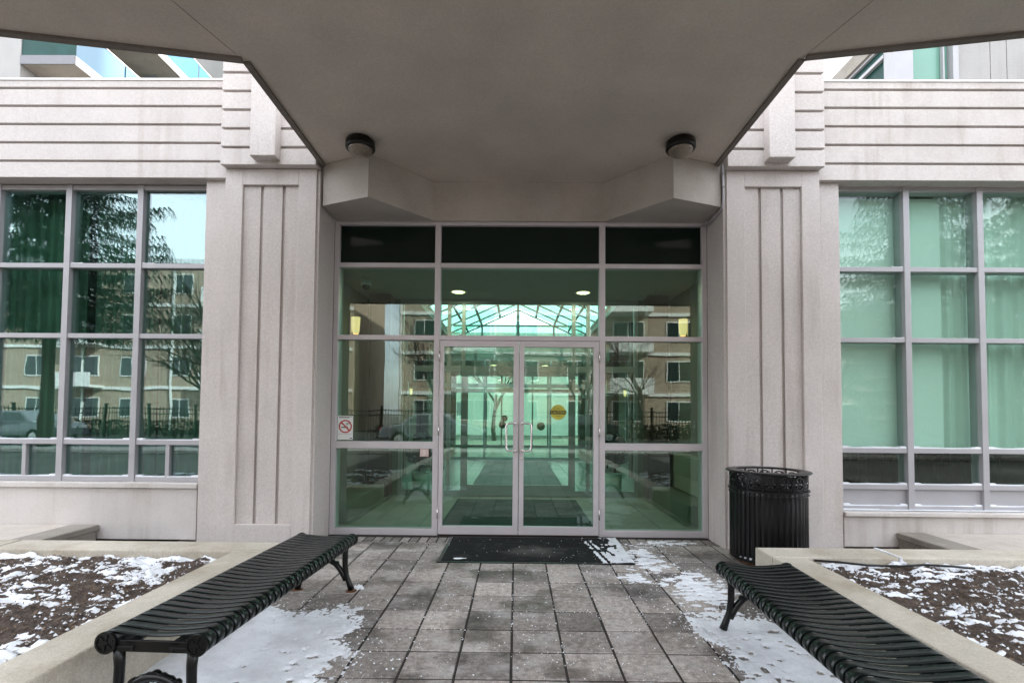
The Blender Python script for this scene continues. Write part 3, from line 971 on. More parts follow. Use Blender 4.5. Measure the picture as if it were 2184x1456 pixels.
sconce(C - 2.5, 11.2, 1.95, -1, 'small glowing sconce on the first column in the lobby, left side', .55)
t = empty('security_camera', (-2.22, 7.2, 3.37)); tag(t, 'dome security camera under the vestibule ceiling at the left', 'camera')
b = MB(); b.cyl((-2.22, 7.2), .075, 3.27, 3.371, 24); b.build('housing', M['white'], t)
b = MB(); b.lathe((-2.22, 7.2, 3.27), [(.06, 0), (.055, -.03), (.035, -.055), (.0, -.065)], 20); b.build('dome', M['black'], t)

# lobby console, plants
def potted(x, y, label, red=True):
    t = empty('potted_plant', (x, y, 0)); tag(t, label, 'potted plant', 'potted plants in the lobby')
    b = MB(); b.lathe((x, y, 0.005), [(.0, 0), (.13, 0), (.17, .34), (.15, .34), (.14, .28), (0, .28)], 20); b.build('pot', M['white'], t)
    b = MB(); rr = random.Random(int(x * 100))
    for k in range(260):
        d = Vector((rr.gauss(0, 1), rr.gauss(0, 1), rr.gauss(.3, 1))).normalized(); c = Vector((x, y, .75)) + d * rr.uniform(.08, .32)
        u = d.orthogonal().normalized() * .05; w = d.cross(u).normalized() * .09
        b.add([c - u, c + w, c + u, c - w], [(0, 1, 2, 3)])
    b.build('foliage', M['needle'], t)
    return t
potted(-1.7, 8.9, 'bushy dark potted plant behind the left side pane of the inner doors')
potted(1.75, 9.0, 'bushy dark potted plant behind the right side pane of the inner doors')
def lobby_bench(x, y, label):
    t = empty('bench', (x, y, 0)); tag(t, label, 'bench', 'lobby benches')
    b = MB(); b.box(x - .2, x + .2, y - .6, y + .6, .40, .46); b.build('seat', M['carpet2'], t, bevel=.01)
    for dx in (-.15, .15):
        for dy in (-.5, .5):
            b = MB(); b.box(x + dx - .02, x + dx + .02, y + dy - .02, y + dy + .02, .003, .40); b.build('leg', M['black'], t)
lobby_bench(-2.2, 12.6, 'upholstered bench by the left wall deep in the lobby')
lobby_bench(2.25, 12.6, 'upholstered bench by the right wall deep in the lobby')

# ------------------------------------------------------------------ signs and stickers
def text_mesh(txt, size, mat, name, parent, loc, depth=.0006, bold=.0):
    cu = bpy.data.curves.new(name, 'FONT'); cu.body = txt; cu.size = size; cu.align_x = 'CENTER'; cu.align_y = 'CENTER'; cu.extrude = depth; cu.offset = bold
    tmp = bpy.data.objects.new(name, cu); COL.objects.link(tmp)
    bpy.context.view_layer.update()
    me = bpy.data.meshes.new_from_object(tmp.evaluated_get(bpy.context.evaluated_depsgraph_get()))
    bpy.data.objects.remove(tmp)
    me.transform(Matrix.Translation(Vector(loc) - parent.location) @ Matrix.Rotation(R(90), 4, 'X'))
    me.materials.clear(); me.materials.append(mat)
    o = bpy.data.objects.new(name, me); COL.objects.link(o); o.parent = parent
    return o
# no smoking sticker on the left pane
YS = 5.810
t = empty('no_smoking_sign', (-2.005, YS, 1.09)); tag(t, 'white no smoking sticker with red crossed circle on the left glass pane', 'sign')
b = MB(); b.box(-2.095, -1.915, YS - .001, YS + .001, 1.09, 1.37); b.build('sticker', M['paper'], t)
b = MB()
cx_, cz_ = -2.005, 1.245
n = 48
def ring(b, cx, cz, r0, r1, y0, y1, n=48, a0=0, a1=2 * PI):
    vs = []; fs = []
    for k in range(n + 1):
        a = a0 + (a1 - a0) * k / n
        for r, y in ((r0, y0), (r1, y0), (r1, y1), (r0, y1)): vs.append((cx + r * math.cos(a), y, cz + r * math.sin(a)))
    for k in range(n):
        for q in range(4):
            fs.append((4 * k + q, 4 * k + (q + 1) % 4, 4 * k + 4 + (q + 1) % 4, 4 * k + 4 + q))
    b.add(vs, fs)
ring(b, cx_, cz_, .062, .077, YS - .0022, YS - .0011)
d = Vector((.707, -.707)); w = Vector((.707, .707)) * .008
pts = [Vector((cx_, cz_)) + d * -.064 + w, Vector((cx_, cz_)) + d * -.064 - w, Vector((cx_, cz_)) + d * .064 - w, Vector((cx_, cz_)) + d * .064 + w]
b.prism_y([(p.x, p.y) for p in pts], YS - .0026, YS - .0012)
b.build('prohibition_ring', M['red'], t)
b = MB()
b.box(cx_ - .048, cx_ + .012, YS - .0018, YS - .0010, cz_ - .016, cz_ - .004); b.box(cx_ + .02, cx_ + .03, YS - .0018, YS - .001, cz_ - .016, cz_ - .004)
for k in range(3): ring(b, cx_ + .02 + .008 * k, cz_ + .022 + .004 * k, .012, .015, YS - .0018, YS - .001, 16, 0, 4.2)
b.box(-2.08, -1.96, YS - .0016, YS - .001, 1.345, 1.352); b.box(-2.085, -1.925, YS - .0016, YS - .001, 1.356, 1.360)
b.box(-2.085, -1.93, YS - .0016, YS - .001, 1.156, 1.158); b.box(-1.95, -1.925, YS - .0016, YS - .001, 1.103, 1.113)
b.build('cigarette_symbol', M['blackink'], t)
# push button
t = empty('door_button', (-1.065, 5.79, .9)); tag(t, 'small square steel door opener button beside the left door', 'door button')
b = MB(); b.box(-1.125, -1.005, 5.775, 5.811, .895, 1.0); b.build('box', M['sealant'], t, bevel=.002)
b = MB(); b.box(-1.115, -1.015, 5.762, 5.776, .903, .992); b.build('plate', plain('brushed pink steel', (.62, .50, .47), .4, .5), t, bevel=.004)
b = MB()
ring(b, -1.067, .938, .013, .017, 5.7605, 5.7622, 20, -2.6, 1.2); b.box(-1.070, -1.066, 5.7605, 5.7622, .938, .962); b.box(-1.070, -1.055, 5.7605, 5.7622, .936, .940); b.tube([(-1.068, 5.7622, .970), (-1.068, 5.7605, .970)], .005, 12)
b.build('wheelchair_symbol', M['white'], t)
# caution sticker on the right door
YC = 5.767
t = empty('caution_sticker', (.487, YC, 1.43)); tag(t, 'round yellow caution sticker with black band on the right door glass', 'sticker')
b = MB(); b.disc_y((.487, 1.43), .088, YC - .001, YC + .0005, 40); b.build('disc', M['yellow'], t)
b = MB(); b.box(.393, .581, YC - .002, YC - .0011, 1.408, 1.452); b.build('band', M['blackink'], t)
text_mesh('CAUTION', .038, M['yellow'], 'lettering', t, (.487, YC - .0026, 1.430), bold=.0006)
text_mesh('AUTOMATIC', .018, M['blackink'], 'lettering', t, (.487, YC - .0016, 1.472))
text_mesh('DOOR', .020, M['blackink'], 'lettering', t, (.487, YC - .0016, 1.388))
for (x, z, r, lab) in ((-.20, 1.33, .055, 'upper dark round sticker on the inner door glass'), (-.235, 1.22, .062, 'lower dark round sticker on the inner door glass')):
    b = MB(); b.disc_y((x, z), r, 8.448, 8.452, 28)
    tag(b.build('round_sticker', plain('dark green sticker', (.06, .10, .07), .6)), lab, 'sticker', 'round stickers on the inner door')
b = MB(); b.disc_y((.42, 1.20), .07, 8.448, 8.452, 28)
tag(b.build('round_sticker', plain('pale yellow sticker', (.20, .24, .14), .6)), 'pale yellow round sticker on the right leaf of the inner door', 'sticker')
b = MB(); b.box(-2.0 + .2, -1.6 + .05, 14.985, 14.99, 1.35, 1.75)
tag(b.build('notice', M['paper']), 'white paper notice on the glass deep in the lobby', 'notice')

# conduit on the right pillar
b = MB()
b.tube([(2.205, 5.27, 4.1), (2.205, 5.265, 3.75), (2.20, 5.27, 3.68), (2.195, 5.30, 3.63), (2.19, 5.45, 3.60), (2.18, 5.70, 3.61), (2.17, 5.75, 3.62)], .012, 10)
for z in (4.0, 3.85): b.tube([(2.205, 5.268, z), (2.205, 5.268, z + .03)], .016, 10)
tag(b.build('conduit', M['frame']), 'thin grey conduit running down the corner of the right pillar', 'conduit')

# ------------------------------------------------------------------ canopy lamps
def soffit_lamp(x, y, label):
    z = 4.124
    t = empty('ceiling_lamp', (x, y, z)); tag(t, label, 'ceiling lamp', 'round lamps under the canopy')
    b = MB(); b.lathe((x, y, z), [(0, 0), (.115, 0), (.118, -.02), (.142, -.024), (.145, -.085), (.138, -.098), (.118, -.10), (.112, -.06), (0, -.06)], 40); b.build('housing_ring', M['black'], t)
    b = MB(); b.lathe((x, y, z), [(.117, -.07), (.118, -.105), (.110, -.122), (.104, -.124), (.092, -.141), (.086, -.143), (.065, -.156), (.03, -.166), (0, -.168)], 40); b.build('lamp_glass', M['lampglass'], t)
    return t
soffit_lamp(-1.575, 4.84, 'unlit round lamp with black ring under the canopy, left one')
soffit_lamp(1.605, 4.83, 'unlit round lamp with black ring under the canopy, right one')

# ------------------------------------------------------------------ door mat
def mat_material():
    mt, nt, b, out = nodes_of('worn entrance mat')
    p = pos(nt)
    c = mul(nt, (.007, .007, .008), ramp(nt, noise_n(nt, 160, 3, p), [(.3, .4), (.7, 1.8)]))
    vm = nt.nodes.new('ShaderNodeVectorMath'); vm.operation = 'DISTANCE'; vm.inputs[1].default_value = (.12, 5.14 * .5, 0)
    nt.links.new(pos(nt, (.62, 1, 1)), vm.inputs[0]); vm.inputs[1].default_value = (.12, 5.12, 0)
    md = nt.nodes.new('ShaderNodeMath'); md.operation = 'MULTIPLY_ADD'; nt.links.new(noise_n(nt, 6, 6, p, .65), md.inputs[0]); md.inputs[1].default_value = .45; nt.links.new(vm.outputs['Value'], md.inputs[2])
    c = mul(nt, (.085, .08, .076), c, ramp(nt, md.outputs[0], [(.22, 0.0), (.46, 1.0)]), 'MIX')
    d = ramp(nt, noise_n(nt, 7, 7, p, .7), [(.52, 0.0), (.75, .5)])
    c = mul(nt, c, (.07, .07, .072), d, 'MIX')
    nt.links.new(c, b.inputs['Base Color']); b.inputs['Roughness'].default_value = .9
    b.inputs['Specular IOR Level'].default_value = .2
    bump(nt, noise_n(nt, 200, 2, p), .8, .004, b)
    return mt
t = empty('door_mat', (.2, 5.2, 0)); tag(t, 'black rubber door mat with snow at its right end before the doors', 'door mat')
b = MB(); b.box(-.705, 1.095, 4.75, 5.665, .002, .012); b.build('mat_field', mat_material(), t)
b = MB()
for q in ((-.74, 1.13, 4.72, 4.75), (-.74, 1.13, 5.665, 5.69), (-.74, -.705, 4.75, 5.665), (1.095, 1.13, 4.75, 5.665)): b.box(*q, .001, .009)
b.build('mat_border', M['black'], t)
def snow_mat(x, y):
    v = (x - .93 + .15 * (5.2 - y)) * 1.5 + .55 * fb(x * 2.2, y * .9, 7, 4, 50) - .05
    for sx_ in (.80, .87):
        if abs(x - sx_ - (5.2 - y) * .12) < .018: v += .3
    v2 = .34 - math.hypot((x + .55) / .35, (y - 4.83) / .12) + .5 * fb(x, y, 15, 3, 61) - .1
    return max(v, v2 - .1)
tag(snow_sheet(snow_mat, -.74, 1.13, 4.72, 5.68, .011, .0125, .006, []).build('snow_patch', M['snow']), 'scraped snow on the right end of the black door mat', 'snow', kind='stuff')

# ------------------------------------------------------------------ benches
def make_bench(label, L=1.80, W=.50, H=.44):
    root = empty('park_bench', (0, 0, 0)); tag(root, label, 'bench', 'black slatted benches along the walkway')
    rr = .045; hw = W / 2
    # cross profile (x, z) of a strap: rolled edge, dipped seat, rolled edge
    prof = []
    for k in range(13):
        a = R(-110 - 20) + 0; a = R(300 - k * 17.5)
        prof.append((-hw + rr + rr * math.cos(R(330) - R(20) * k), H - rr + rr * math.sin(R(330) - R(20) * k)))
    prof = [(-hw + rr + rr * math.cos(a), H - rr + rr * math.sin(a)) for a in [R(300 - 17.5 * k) for k in range(13)]]
    mid = []
    for k in range(1, 15):
        t = k / 15; x = -hw + rr + (W - 2 * rr) * t
        mid.append((x, H - .017 * (math.sin(PI * t) ** 1.3) + .0))
    prof2 = prof + mid + [(-x, z) for (x, z) in reversed(prof)]
    n = 29; pitch = L / n; sw = pitch * .76; th = .005
    b = MB()
    for i in range(n):
        y0 = -L / 2 + pitch * i + pitch * .15; y1 = y0 + sw
        base = len(b.v); np_ = len(prof2)
        for j, (x, z) in enumerate(prof2):
            if j == 0: tx, tz = prof2[1][0] - x, prof2[1][1] - z
            elif j == np_ - 1: tx, tz = x - prof2[-2][0], z - prof2[-2][1]
            else: tx, tz = prof2[j + 1][0] - prof2[j - 1][0], prof2[j + 1][1] - prof2[j - 1][1]
            l = math.hypot(tx, tz) or 1; nx, nz = tz / l * th, -tx / l * th
            b.v += [(x, y0, z), (x, y1, z), (x + nx, y1, z + nz), (x + nx, y0, z + nz)]
        for j in range(np_ - 1):
            a = base + 4 * j
            for q in range(4):
                b.face((a + q, a + (q + 1) % 4, a + 4 + (q + 1) % 4, a + 4 + q), q in (0, 2))
    b.build('seat', M['slat'], root)
    # rails inside the rolled edges and a flat centre strap
    b = MB()
    for s in (-1, 1):
        b.tube([(s * (hw - rr), -L / 2, H - rr), (s * (hw - rr), L / 2, H - rr)], rr - .0085, 14)
        b.box(s * .10 - .02, s * .10 + .02, -L / 2, L / 2, H - .050, H - .040)
    b.build('rail', M['black'], root)
    for s in (-1, 1):
        b = MB(); y = s * L / 2
        b.box(-hw + rr, hw - rr, y - .012 * (s > 0), y + .012 * (s < 0) , H - .085, H - .035)
        for c in (-1, 1):
            b.box(c * (hw - .17), c * (hw - .09), y + s * .0005, y + s * .006, H - .066, H - .058)
            b.tube([(c * .09, y, H - .075), (c * .09, y + s * .006, H - .075)], .006, 10)
        ep = b.build('end_plate', M['black'], root, bevel=.002)
        for c in (-1, 1):
            b = MB(); cx = c * (hw - rr); cz = H - rr
            b.tube([(cx, y - s * .002, cz), (cx, y + s * .008, cz)], rr + .002, 28, True, False)
            ring(b, cx, cz, rr - .006, rr + .003, y + s * .0075, y + s * .014, 28)
            for k in range(6):
                a = k * PI / 3 + .3; d = Vector((math.cos(a), math.sin(a))); w = Vector((-d.y, d.x)) * .0045
                p0 = Vector((cx, cz)) + d * .010; p1 = Vector((cx, cz)) + d * (rr - .010)
                b.prism_y([((p0 - w * .4).x, (p0 - w * .4).y), ((p1 - w).x, (p1 - w).y), ((p1 + w).x, (p1 + w).y), ((p0 + w * .4).x, (p0 + w * .4).y)], y + s * .0078, y + s * .013)
            b.tube([(cx, y + s * .006, cz), (cx, y + s * .014, cz)], .008, 14)
            b.build('medallion', M['black'], ep)
        for c in (-1, 1):
            x = c * (hw - .08)
            b = MB()
            ys = y - s * .022
            pts = [(x, ys, H - .06), (x - c * .006, ys, H - .15), (x - c * .004, ys, H - .24), (x + c * .008, ys, H - .32), (x + c * .034, ys, H - .39), (x + c * .048, ys, .012)]
            b.tube(pts, [.025, .022, .021, .020, .022, .026], 10)
            lg = b.build('leg', M['black'], root)
            x = x + c * .048
            b = MB(); b.cyl((x, ys), .042, .0005, .006, 14); b.build('foot_plate', M['rust'], lg)
        b = MB(); xa = hw - .08; n_ = 20; pts = []
        for k in range(n_ + 1):
            u = -1 + 2 * k / n_
            pts.append((u * (xa + .004), ys, .085 + .155 * (1 - abs(u) ** 2.4)))
        b.tube(pts, [.019 + .004 * abs(-1 + 2 * k / n_) for k in range(n_ + 1)], 8)
        ar = b.build('arch_brace', M['black'], root)
        b = MB()
        for k in range(-3, 4):
            px = k * .033; pz = .245 - .010 * abs(k); rr_ = .024 - .002 * abs(k)
            b.tube([(px, ys - .012, pz), (px, ys + .012, pz)], [rr_, rr_], 12)
        b.build('cast_ornament', M['black'], ar)
    return root
B1 = make_bench('black metal slatted backless bench along the left planter wall')
B2 = copy_tree(B1)
B2['label'] = 'black metal slatted backless bench along the right planter wall, cut off by the frame'
B1.location = (-1.545, 3.085, 0); B1.rotation_euler = (0, 0, R(-2.2))
B2.location = (1.545, 2.42, 0); B2.rotation_euler = (0, 0, R(-2.4))

# ------------------------------------------------------------------ litter bin
bxc, byc = 2.445, 4.86
t = empty('litter_bin', (bxc, byc, 0)); tag(t, 'round black slatted metal litter bin before the right pillar', 'litter bin')
rb = .337
b = MB()
for k in range(44):
    a = 2 * PI * k / 44; ca, sa = math.cos(a), math.sin(a)
    w = .017
    def P3(r, tt, z): return (bxc + r * ca - tt * sa, byc + r * sa + tt * ca, z)
    rows = [(rb - .02, .035), (rb, .06), (rb, .66), (rb - .004, .70)]
    vs = []
    for r, z in rows: vs += [P3(r, -w, z), P3(r + .004, 0, z), P3(r, w, z), P3(r - .006, 0, z)]
    fs = []
    for i in range(len(rows) - 1):
        for q in range(4): fs.append((4 * i + q, 4 * i + (q + 1) % 4, 4 * i + 4 + (q + 1) % 4, 4 * i + 4 + q))
    b.add(vs, fs)
b.build('slats', M['black'], t)
b = MB(); b.lathe((bxc, byc, 0), [(0, .045), (rb - .03, .045), (rb - .025, .80), (rb - .035, .80), (rb - .04, .06), (0, .06)], 48); b.build('liner', M['blackink'], t)
def hoop(b, r, z, w, h, n=56): b.lathe((bxc, byc, z), [(r, 0), (r + w, 0), (r + w, h), (r, h), (r, 0)], n, False)
for hq in ((-.002, .70, .022, .012), (-.002, .665, .016, .010), (-.012, .05, .02, .03), (-.012, .73, .012, .012)):
    b = MB(); hoop(b, rb + hq[0], *hq[1:]); b.build('hoop', M['black'], t)
b = MB(); b.lathe((bxc, byc, .868), [(rb - .055, 0), (rb + .036, .0), (rb + .042, .007), (rb + .036, .016), (rb - .055, .016), (rb - .06, .008), (rb - .055, 0)], 64, True)
b.build('rim', M['black'], t)
b = MB()
nm = 16
for k in range(nm):
    a = 2 * PI * k / nm; ca, sa = math.cos(a), math.sin(a); rc = .062; zc = .79
    def Q(u, v, d=0): return (bxc + (rb + d) * math.cos(a + u / rb), byc + (rb + d) * math.sin(a + u / rb), zc + v)
    # ring + petals of each medallion
    m_ = 20; vs = []; fs = []
    for i in range(m_):
        an = 2 * PI * i / m_
        for r, d in ((rc - .011, -.006), (rc, -.006), (rc, .006), (rc - .011, .006)): vs.append(Q(r * math.cos(an), r * math.sin(an), d))
    for i in range(m_):
        i2 = (i + 1) % m_
        for q in range(4): fs.append((4 * i + q, 4 * i + (q + 1) % 4, 4 * i2 + (q + 1) % 4, 4 * i2 + q))
    b.add(vs, fs)
    for p in range(6):
        an = p * PI / 3; e = .4
        vs = [Q(.008 * math.cos(an), .008 * math.sin(an), 0), Q(.035 * math.cos(an - e), .035 * math.sin(an - e), .004), Q((rc - .008) * math.cos(an), (rc - .008) * math.sin(an), 0), Q(.035 * math.cos(an + e), .035 * math.sin(an + e), .004)]
        vs2 = [Q(.008 * math.cos(an), .008 * math.sin(an), -.006), Q(.035 * math.cos(an - e), .035 * math.sin(an - e), -.006), Q((rc - .008) * math.cos(an), (rc - .008) * math.sin(an), -.006), Q(.035 * math.cos(an + e), .035 * math.sin(an + e), -.006)]
        b.add(vs + vs2, [(0, 1, 2, 3), (7, 6, 5, 4), (0, 4, 5, 1), (1, 5, 6, 2), (2, 6, 7, 3), (3, 7, 4, 0)])
    u = PI * rb / nm
    vs = [Q(u - .006, -.075, -.004), Q(u + .006, -.075, -.004), Q(u + .006, .08, -.004), Q(u - .006, .08, -.004), Q(u - .006, -.075, .004), Q(u + .006, -.075, .004), Q(u + .006, .08, .004), Q(u - .006, .08, .004)]
    b.add(vs, [(0, 3, 2, 1), (4, 5, 6, 7), (0, 1, 5, 4), (1, 2, 6, 5), (2, 3, 7, 6), (3, 0, 4, 7)])
b.build('medallion_band', M['black'], t)
b = MB()
for k in range(nm):
    a = 2 * PI * k / nm; b.add([(bxc + (rb + d) * math.cos(a) - u * math.sin(a), byc + (rb + d) * math.sin(a) + u * math.cos(a), .79 + v) for u, v, d in ((-.006, 0, .004), (0, .006, .004), (.006, 0, .004), (0, -.006, .004), (0, 0, .01))], [(0, 1, 4), (1, 2, 4), (2, 3, 4), (3, 0, 4)])
b.build('rivet', M['steel'], t)
b = MB(); b.cyl((bxc, byc), rb - .06, .002, .045, 40, rb - .03); b.build('foot_ring', M['rust'], t)
b = MB()
for k in range(9):
    a = R(200 + 9 * k); b.box(bxc + (rb - .005) * math.cos(a) - .016, bxc + (rb - .005) * math.cos(a) + .016, byc + (rb + .006) * math.sin(a) - .008, byc + (rb + .006) * math.sin(a) + .004, .078, .084 + .006 * (k % 3))
b.build('snow_dusting', M['snow'], t)

exec_rest = True
# ------------------------------------------------------------------ upper storeys
TW = empty('apartment_tower', (-14, 13, 0)); tag(TW, 'upper storeys at left with stacked glass balconies above the parapet', 'tower')
b = MB(); b.box(-17, -13.93, 13.4, 24, 3, 26)
b.build('wall', M['pale2'], TW)
def balcony(x0, x1, y0, y1, z, th=.23, rail=.98):
    b = MB(); b.box(x0, x1, y0, y1, z, z + th); f = b.build('balcony', M['slab'], TW, bevel=.01)
    q = MB(); q.box(x0, x1 + .025, y0 - .03, y0 - .002, z - .01, z + th + .01); q.build('balcony_edge', M['shadededge'], f)
    q = MB(); q.box(x1 + .002, x1 + .03, y0, y1, z - .01, z + th + .01); q.build('balcony_edge', M['whitewall'], f)
    q = MB(); q.box(x0, x1, y0 + .02, y0 + .035, z + th + .03, z + th + rail); q.build('balcony_glass', M['deepteal'], f)
    q = MB()
    n = max(1, int((y1 - y0) / 1.5)); dy = (y1 - y0) / n
    for k in range(n): q.box(x1 - .035, x1 - .02, y0 + .04 + k * dy + .01, y0 + (k + 1) * dy - .01, z + th + .03, z + th + rail)
    q.build('balcony_glass', M['skypaintglass'], f)
    q = MB(); q.box(x1 - .045, x1 - .005, y0, y1, z + th + rail, z + th + rail + .04); q.box(x0, x1 - .045, y0 + .005, y0 + .05, z + th + rail, z + th + rail + .04)
    q.build('balcony_rail', M['frame'], f)
    q = MB(); q.box(x0 + .25, x0 + .75, y0 + 4.1, y0 + 5.4, z - .03, z - .002); q.build('soffit_hatch', M['frame'], f)
balcony(-13.92, -12.40, 13.4, 23.9, 11.05)
balcony(-13.92, -12.40, 13.4, 23.9, 13.62)
b = MB(); b.box(-19, -6, 24.05, 24.5, 5, 24)
b.build('rear_wall', M['pale2'], TW)
b = MB(); b.box(-13.4, -11.2, 23.98, 24.04, 13, 19.5); wn = b.build('window', M['frame'], TW)
b = MB(); b.box(-13.3, -12.4, 23.96, 23.975, 13.1, 19.4); b.box(-12.3, -11.3, 23.96, 23.975, 13.1, 19.4); b.build('glazing', M['teal'], wn)
b = MB()
for y in (14.2, 16.9): b.box(-13.925, -13.88, y, y + 2.1, 11.3, 13.4)
b.build('balcony_door', M['deepteal'], TW)

UB = empty('upper_storey', (7.5, 8, 4.2)); tag(UB, 'set back upper storey at right with green glazing and pale wall panels', 'upper storey')
b = MB(); b.box(7.187, 7.722, 8.0, 8.2, 4.21, 8.2); b.box(7.735, 7.99, 8.0, 8.2, 4.21, 8.2); b.box(8.003, 12, 8.0, 8.2, 4.21, 8.2)
b.build('wall', M['pale2'], UB, bevel=.004)
b = MB(); b.box(6.14, 6.446, 7.97, 8.2, 4.21, 8.2); b.box(7.096, 7.186, 7.97, 8.18, 4.21, 8.2); b.box(6.975, 7.0, 8.02, 8.08, 4.21, 8.2)
b.box(6.13, 6.22, 8.2, 13.2, 7.44, 7.50); b.box(6.14, 6.22, 8.2, 13.2, 7.66, 7.71)
for y in (9.6, 11.2, 13.1): b.box(6.15, 6.25, y, y + .08, 4.21, 7.65)
wf = b.build('window', M['frame'], UB)
q = MB(); q.box(6.446, 7.096, 8.09, 8.10, 4.21, 8.2); q.build('pane', M['teal'], wf)
q = MB(); q.box(6.19, 6.20, 8.2, 13.2, 4.21, 7.66); q.build('pane', M['deepteal'], wf)
b = MB(); b.box(6.10, 12, 8.22, 13.4, 7.715, 7.98); b.build('roof_slab', M['coping'], UB)
b = MB(); b.box(6.6, 12, 12.9, 13.1, 4.2, 7.6); b.build('rear_wall', M['room'], UB)
b = MB(); b.box(12.2, 55, 13.5, 30, 0, 42); b.build('sun_blocker_tower', M['pale'], UB)  # unseen tall block added to keep direct sun off the forecourt
PH = empty('roof_parapet', (8.8, 12.5, 0)); tag(PH, 'olive grey low roof parapet beyond the terrace at right', 'parapet')
b = MB(); b.box(7.2, 8.31, 13.45, 13.9, 4.2, 10.95); b.build('wall', M['coping'], PH)
b = MB(); b.box(7.18, 8.33, 13.42, 13.93, 10.951, 11.02); b.build('coping', M['frame'], PH)

# ------------------------------------------------------------------ beyond the far lobby doors
b = MB(); b.box(-9, 9, 34, 34.6, -.05, 7)
gw = tag(b.build('garden_wall', M['whitewall']), 'pale building wall seen through the far lobby doors', 'wall')

# ------------------------------------------------------------------ the street behind the camera (seen in the glass)
def house_across(x0, x1, y, h, floors, name, label, mat, seed):
    t = empty(name, ((x0 + x1) / 2, y, 0)); tag(t, label, 'building', 'brick buildings across the street')
    b = MB(); b.box(x0, x1, y - 9, y, -.05, h); b.build('wall', mat, t)
    b = MB(); b.box(x0 - .3, x1 + .3, y - 9.3, y + .3, h, h + .35); b.build('roof', M['snow'], t)
    rr = random.Random(seed); fh = h / floors
    q = MB()
    for f in range(1, floors): q.box(x0, x1, y, y + .12, f * fh - .12, f * fh + .12)
    q.build('string_course', M['whitewall'], t)
    q = MB()
    for k in range(int((x1 - x0) / 6.8)): q.box(x0 + 6.8 * k + .1, x0 + 6.8 * k + .22, y + .121, y + .22, 0, h)
    q.build('downpipe', M['white'], t)
    n = int((x1 - x0) / 3.4); pitch = (x1 - x0) / n
    proto = None
    for f in range(floors):
        for k in range(n):
            xc = x0 + pitch * (k + .5); z = f * fh + .9
            bal = (k % 3 == 1)
            q = MB(); w = (.75, 1.15, .9)[k % 3]
            q.box(xc - w, xc + w, y + .005, y + .06, z, z + 1.5); wn = q.build('window', M['whitewall'], t)
            g_ = MB(); g_.box(xc - w + .08, xc - .03, y + .062, y + .07, z + .08, z + 1.42); g_.box(xc + .03, xc + w - .08, y + .062, y + .07, z + .08, z + 1.42)
            g_.build('glazing', M['darkwin'], wn)
            if bal and f > 0:
                q = MB(); q.box(xc - 1.5, xc + 1.5, y, y + 1.3, f * fh, f * fh + .18); q.box(xc - 1.5, xc + 1.5, y + 1.22, y + 1.3, f * fh + .18, f * fh + 1.1)
                q.build('balcony', M['whitewall'], t)
house_across(-60, -12.5, -26, 12.5, 4, 'brick_building', 'tan brick apartment block reflected in the left window wall', M['brick'], 3)
house_across(-8.5, 13.5, -24, 11.5, 4, 'brick_building', 'tan brick apartment block reflected in the entrance glass', M['brick'], 4)
house_across(17, 38, -27, 9.5, 3, 'brick_building', 'low brick block reflected in the right window wall', M['brick'], 5)

# iron fence
t = empty('iron_fence', (0, -6, 0)); tag(t, 'black iron picket fence along the far side of the street', 'fence')
fy = -15.9
b = MB()
for z in (.35, 1.25, 1.5): b.box(-30, 30, fy - .02, fy + .02, z, z + .05)
x = -30
while x < 30: b.box(x - .012, x + .012, fy - .012, fy + .012, .05, 1.62); x += .16
b.build('pickets', M['black'], t)
for i in range(25):
    x = -30 + i * 2.5; q = MB(); q.box(x - .05, x + .05, fy - .05, fy + .05, -.05, 1.75); q.box(x - .07, x + .07, fy - .07, fy + .07, 1.75, 1.8); q.build('post', M['black'], t)

def bare_tree(x, y, h, seed, label):
    rr = random.Random(seed)
    t = empty('bare_tree', (x, y, 0)); tag(t, label, 'tree', 'bare street trees')
    tr = MB(); cr_ = MB()
    def grow(p, d, l, r, dep, b):
        pts = [p]; q = p; dd = d.copy(); n = 4
        for k in range(n):
            dd = (dd + Vector((rr.gauss(0, .10), rr.gauss(0, .10), rr.gauss(.04, .06)))).normalized()
            q = q + dd * l / n; pts.append(q)
        b.tube(pts, [r * (1 - .45 * k / n) for k in range(n + 1)], 5 if dep < 3 else 3, dep == 0)
        if dep >= 5: return
        for _ in range(3 if dep < 3 else 2 + (rr.random() < .5)):
            k = rr.uniform(.35, 1.0); i = min(n - 1, int(k * n)); pp = pts[i].lerp(pts[i + 1], k * n - i if k < 1 else 1)
            ax = dd.orthogonal().normalized(); ax = Matrix.Rotation(rr.uniform(0, 6.28), 3, dd) @ ax
            nd = (dd + ax * rr.uniform(.45, .9)).normalized()
            grow(pp, nd, l * rr.uniform(.6, .78), r * .52, dep + 1, cr_)
        if dep > 0: grow(pts[-1], dd, l * .7, r * .52, dep + 1, cr_)
    grow(Vector((x, y, -.05)), Vector((0, 0, 1)), h * .32, h * .018, 0, tr)
    tr.build('trunk', M['bark'], t); cr_.build('crown', M['bark'], t)
bare_tree(-9.3, -9.0 + 3.3, 8.5, 5, 'bare street tree by the sidewalk reflected in the left glass')
bare_tree(-4.6, -17.2, 9.5, 6, 'bare tree behind the fence left of the entrance axis')
bare_tree(3.9, -17.5, 9.0, 7, 'bare tree behind the fence right of the entrance axis')
bare_tree(10.5, -6.8, 8.5, 8, 'bare street tree by the sidewalk towards the right block')
bare_tree(-16.5, -17.5, 10, 12, 'bare tree behind the fence seen in the outer bay of the left window')
bare_tree(-12.2, -18.0, 9, 13, 'bare tree behind the fence seen in the inner bay of the left window')
bare_tree(0.6, -19.5, 10, 14, 'bare tree close to the opposite facade on the entrance axis')
bare_tree(7.6, -18.4, 10, 15, 'bare tree behind the fence beyond the black car')
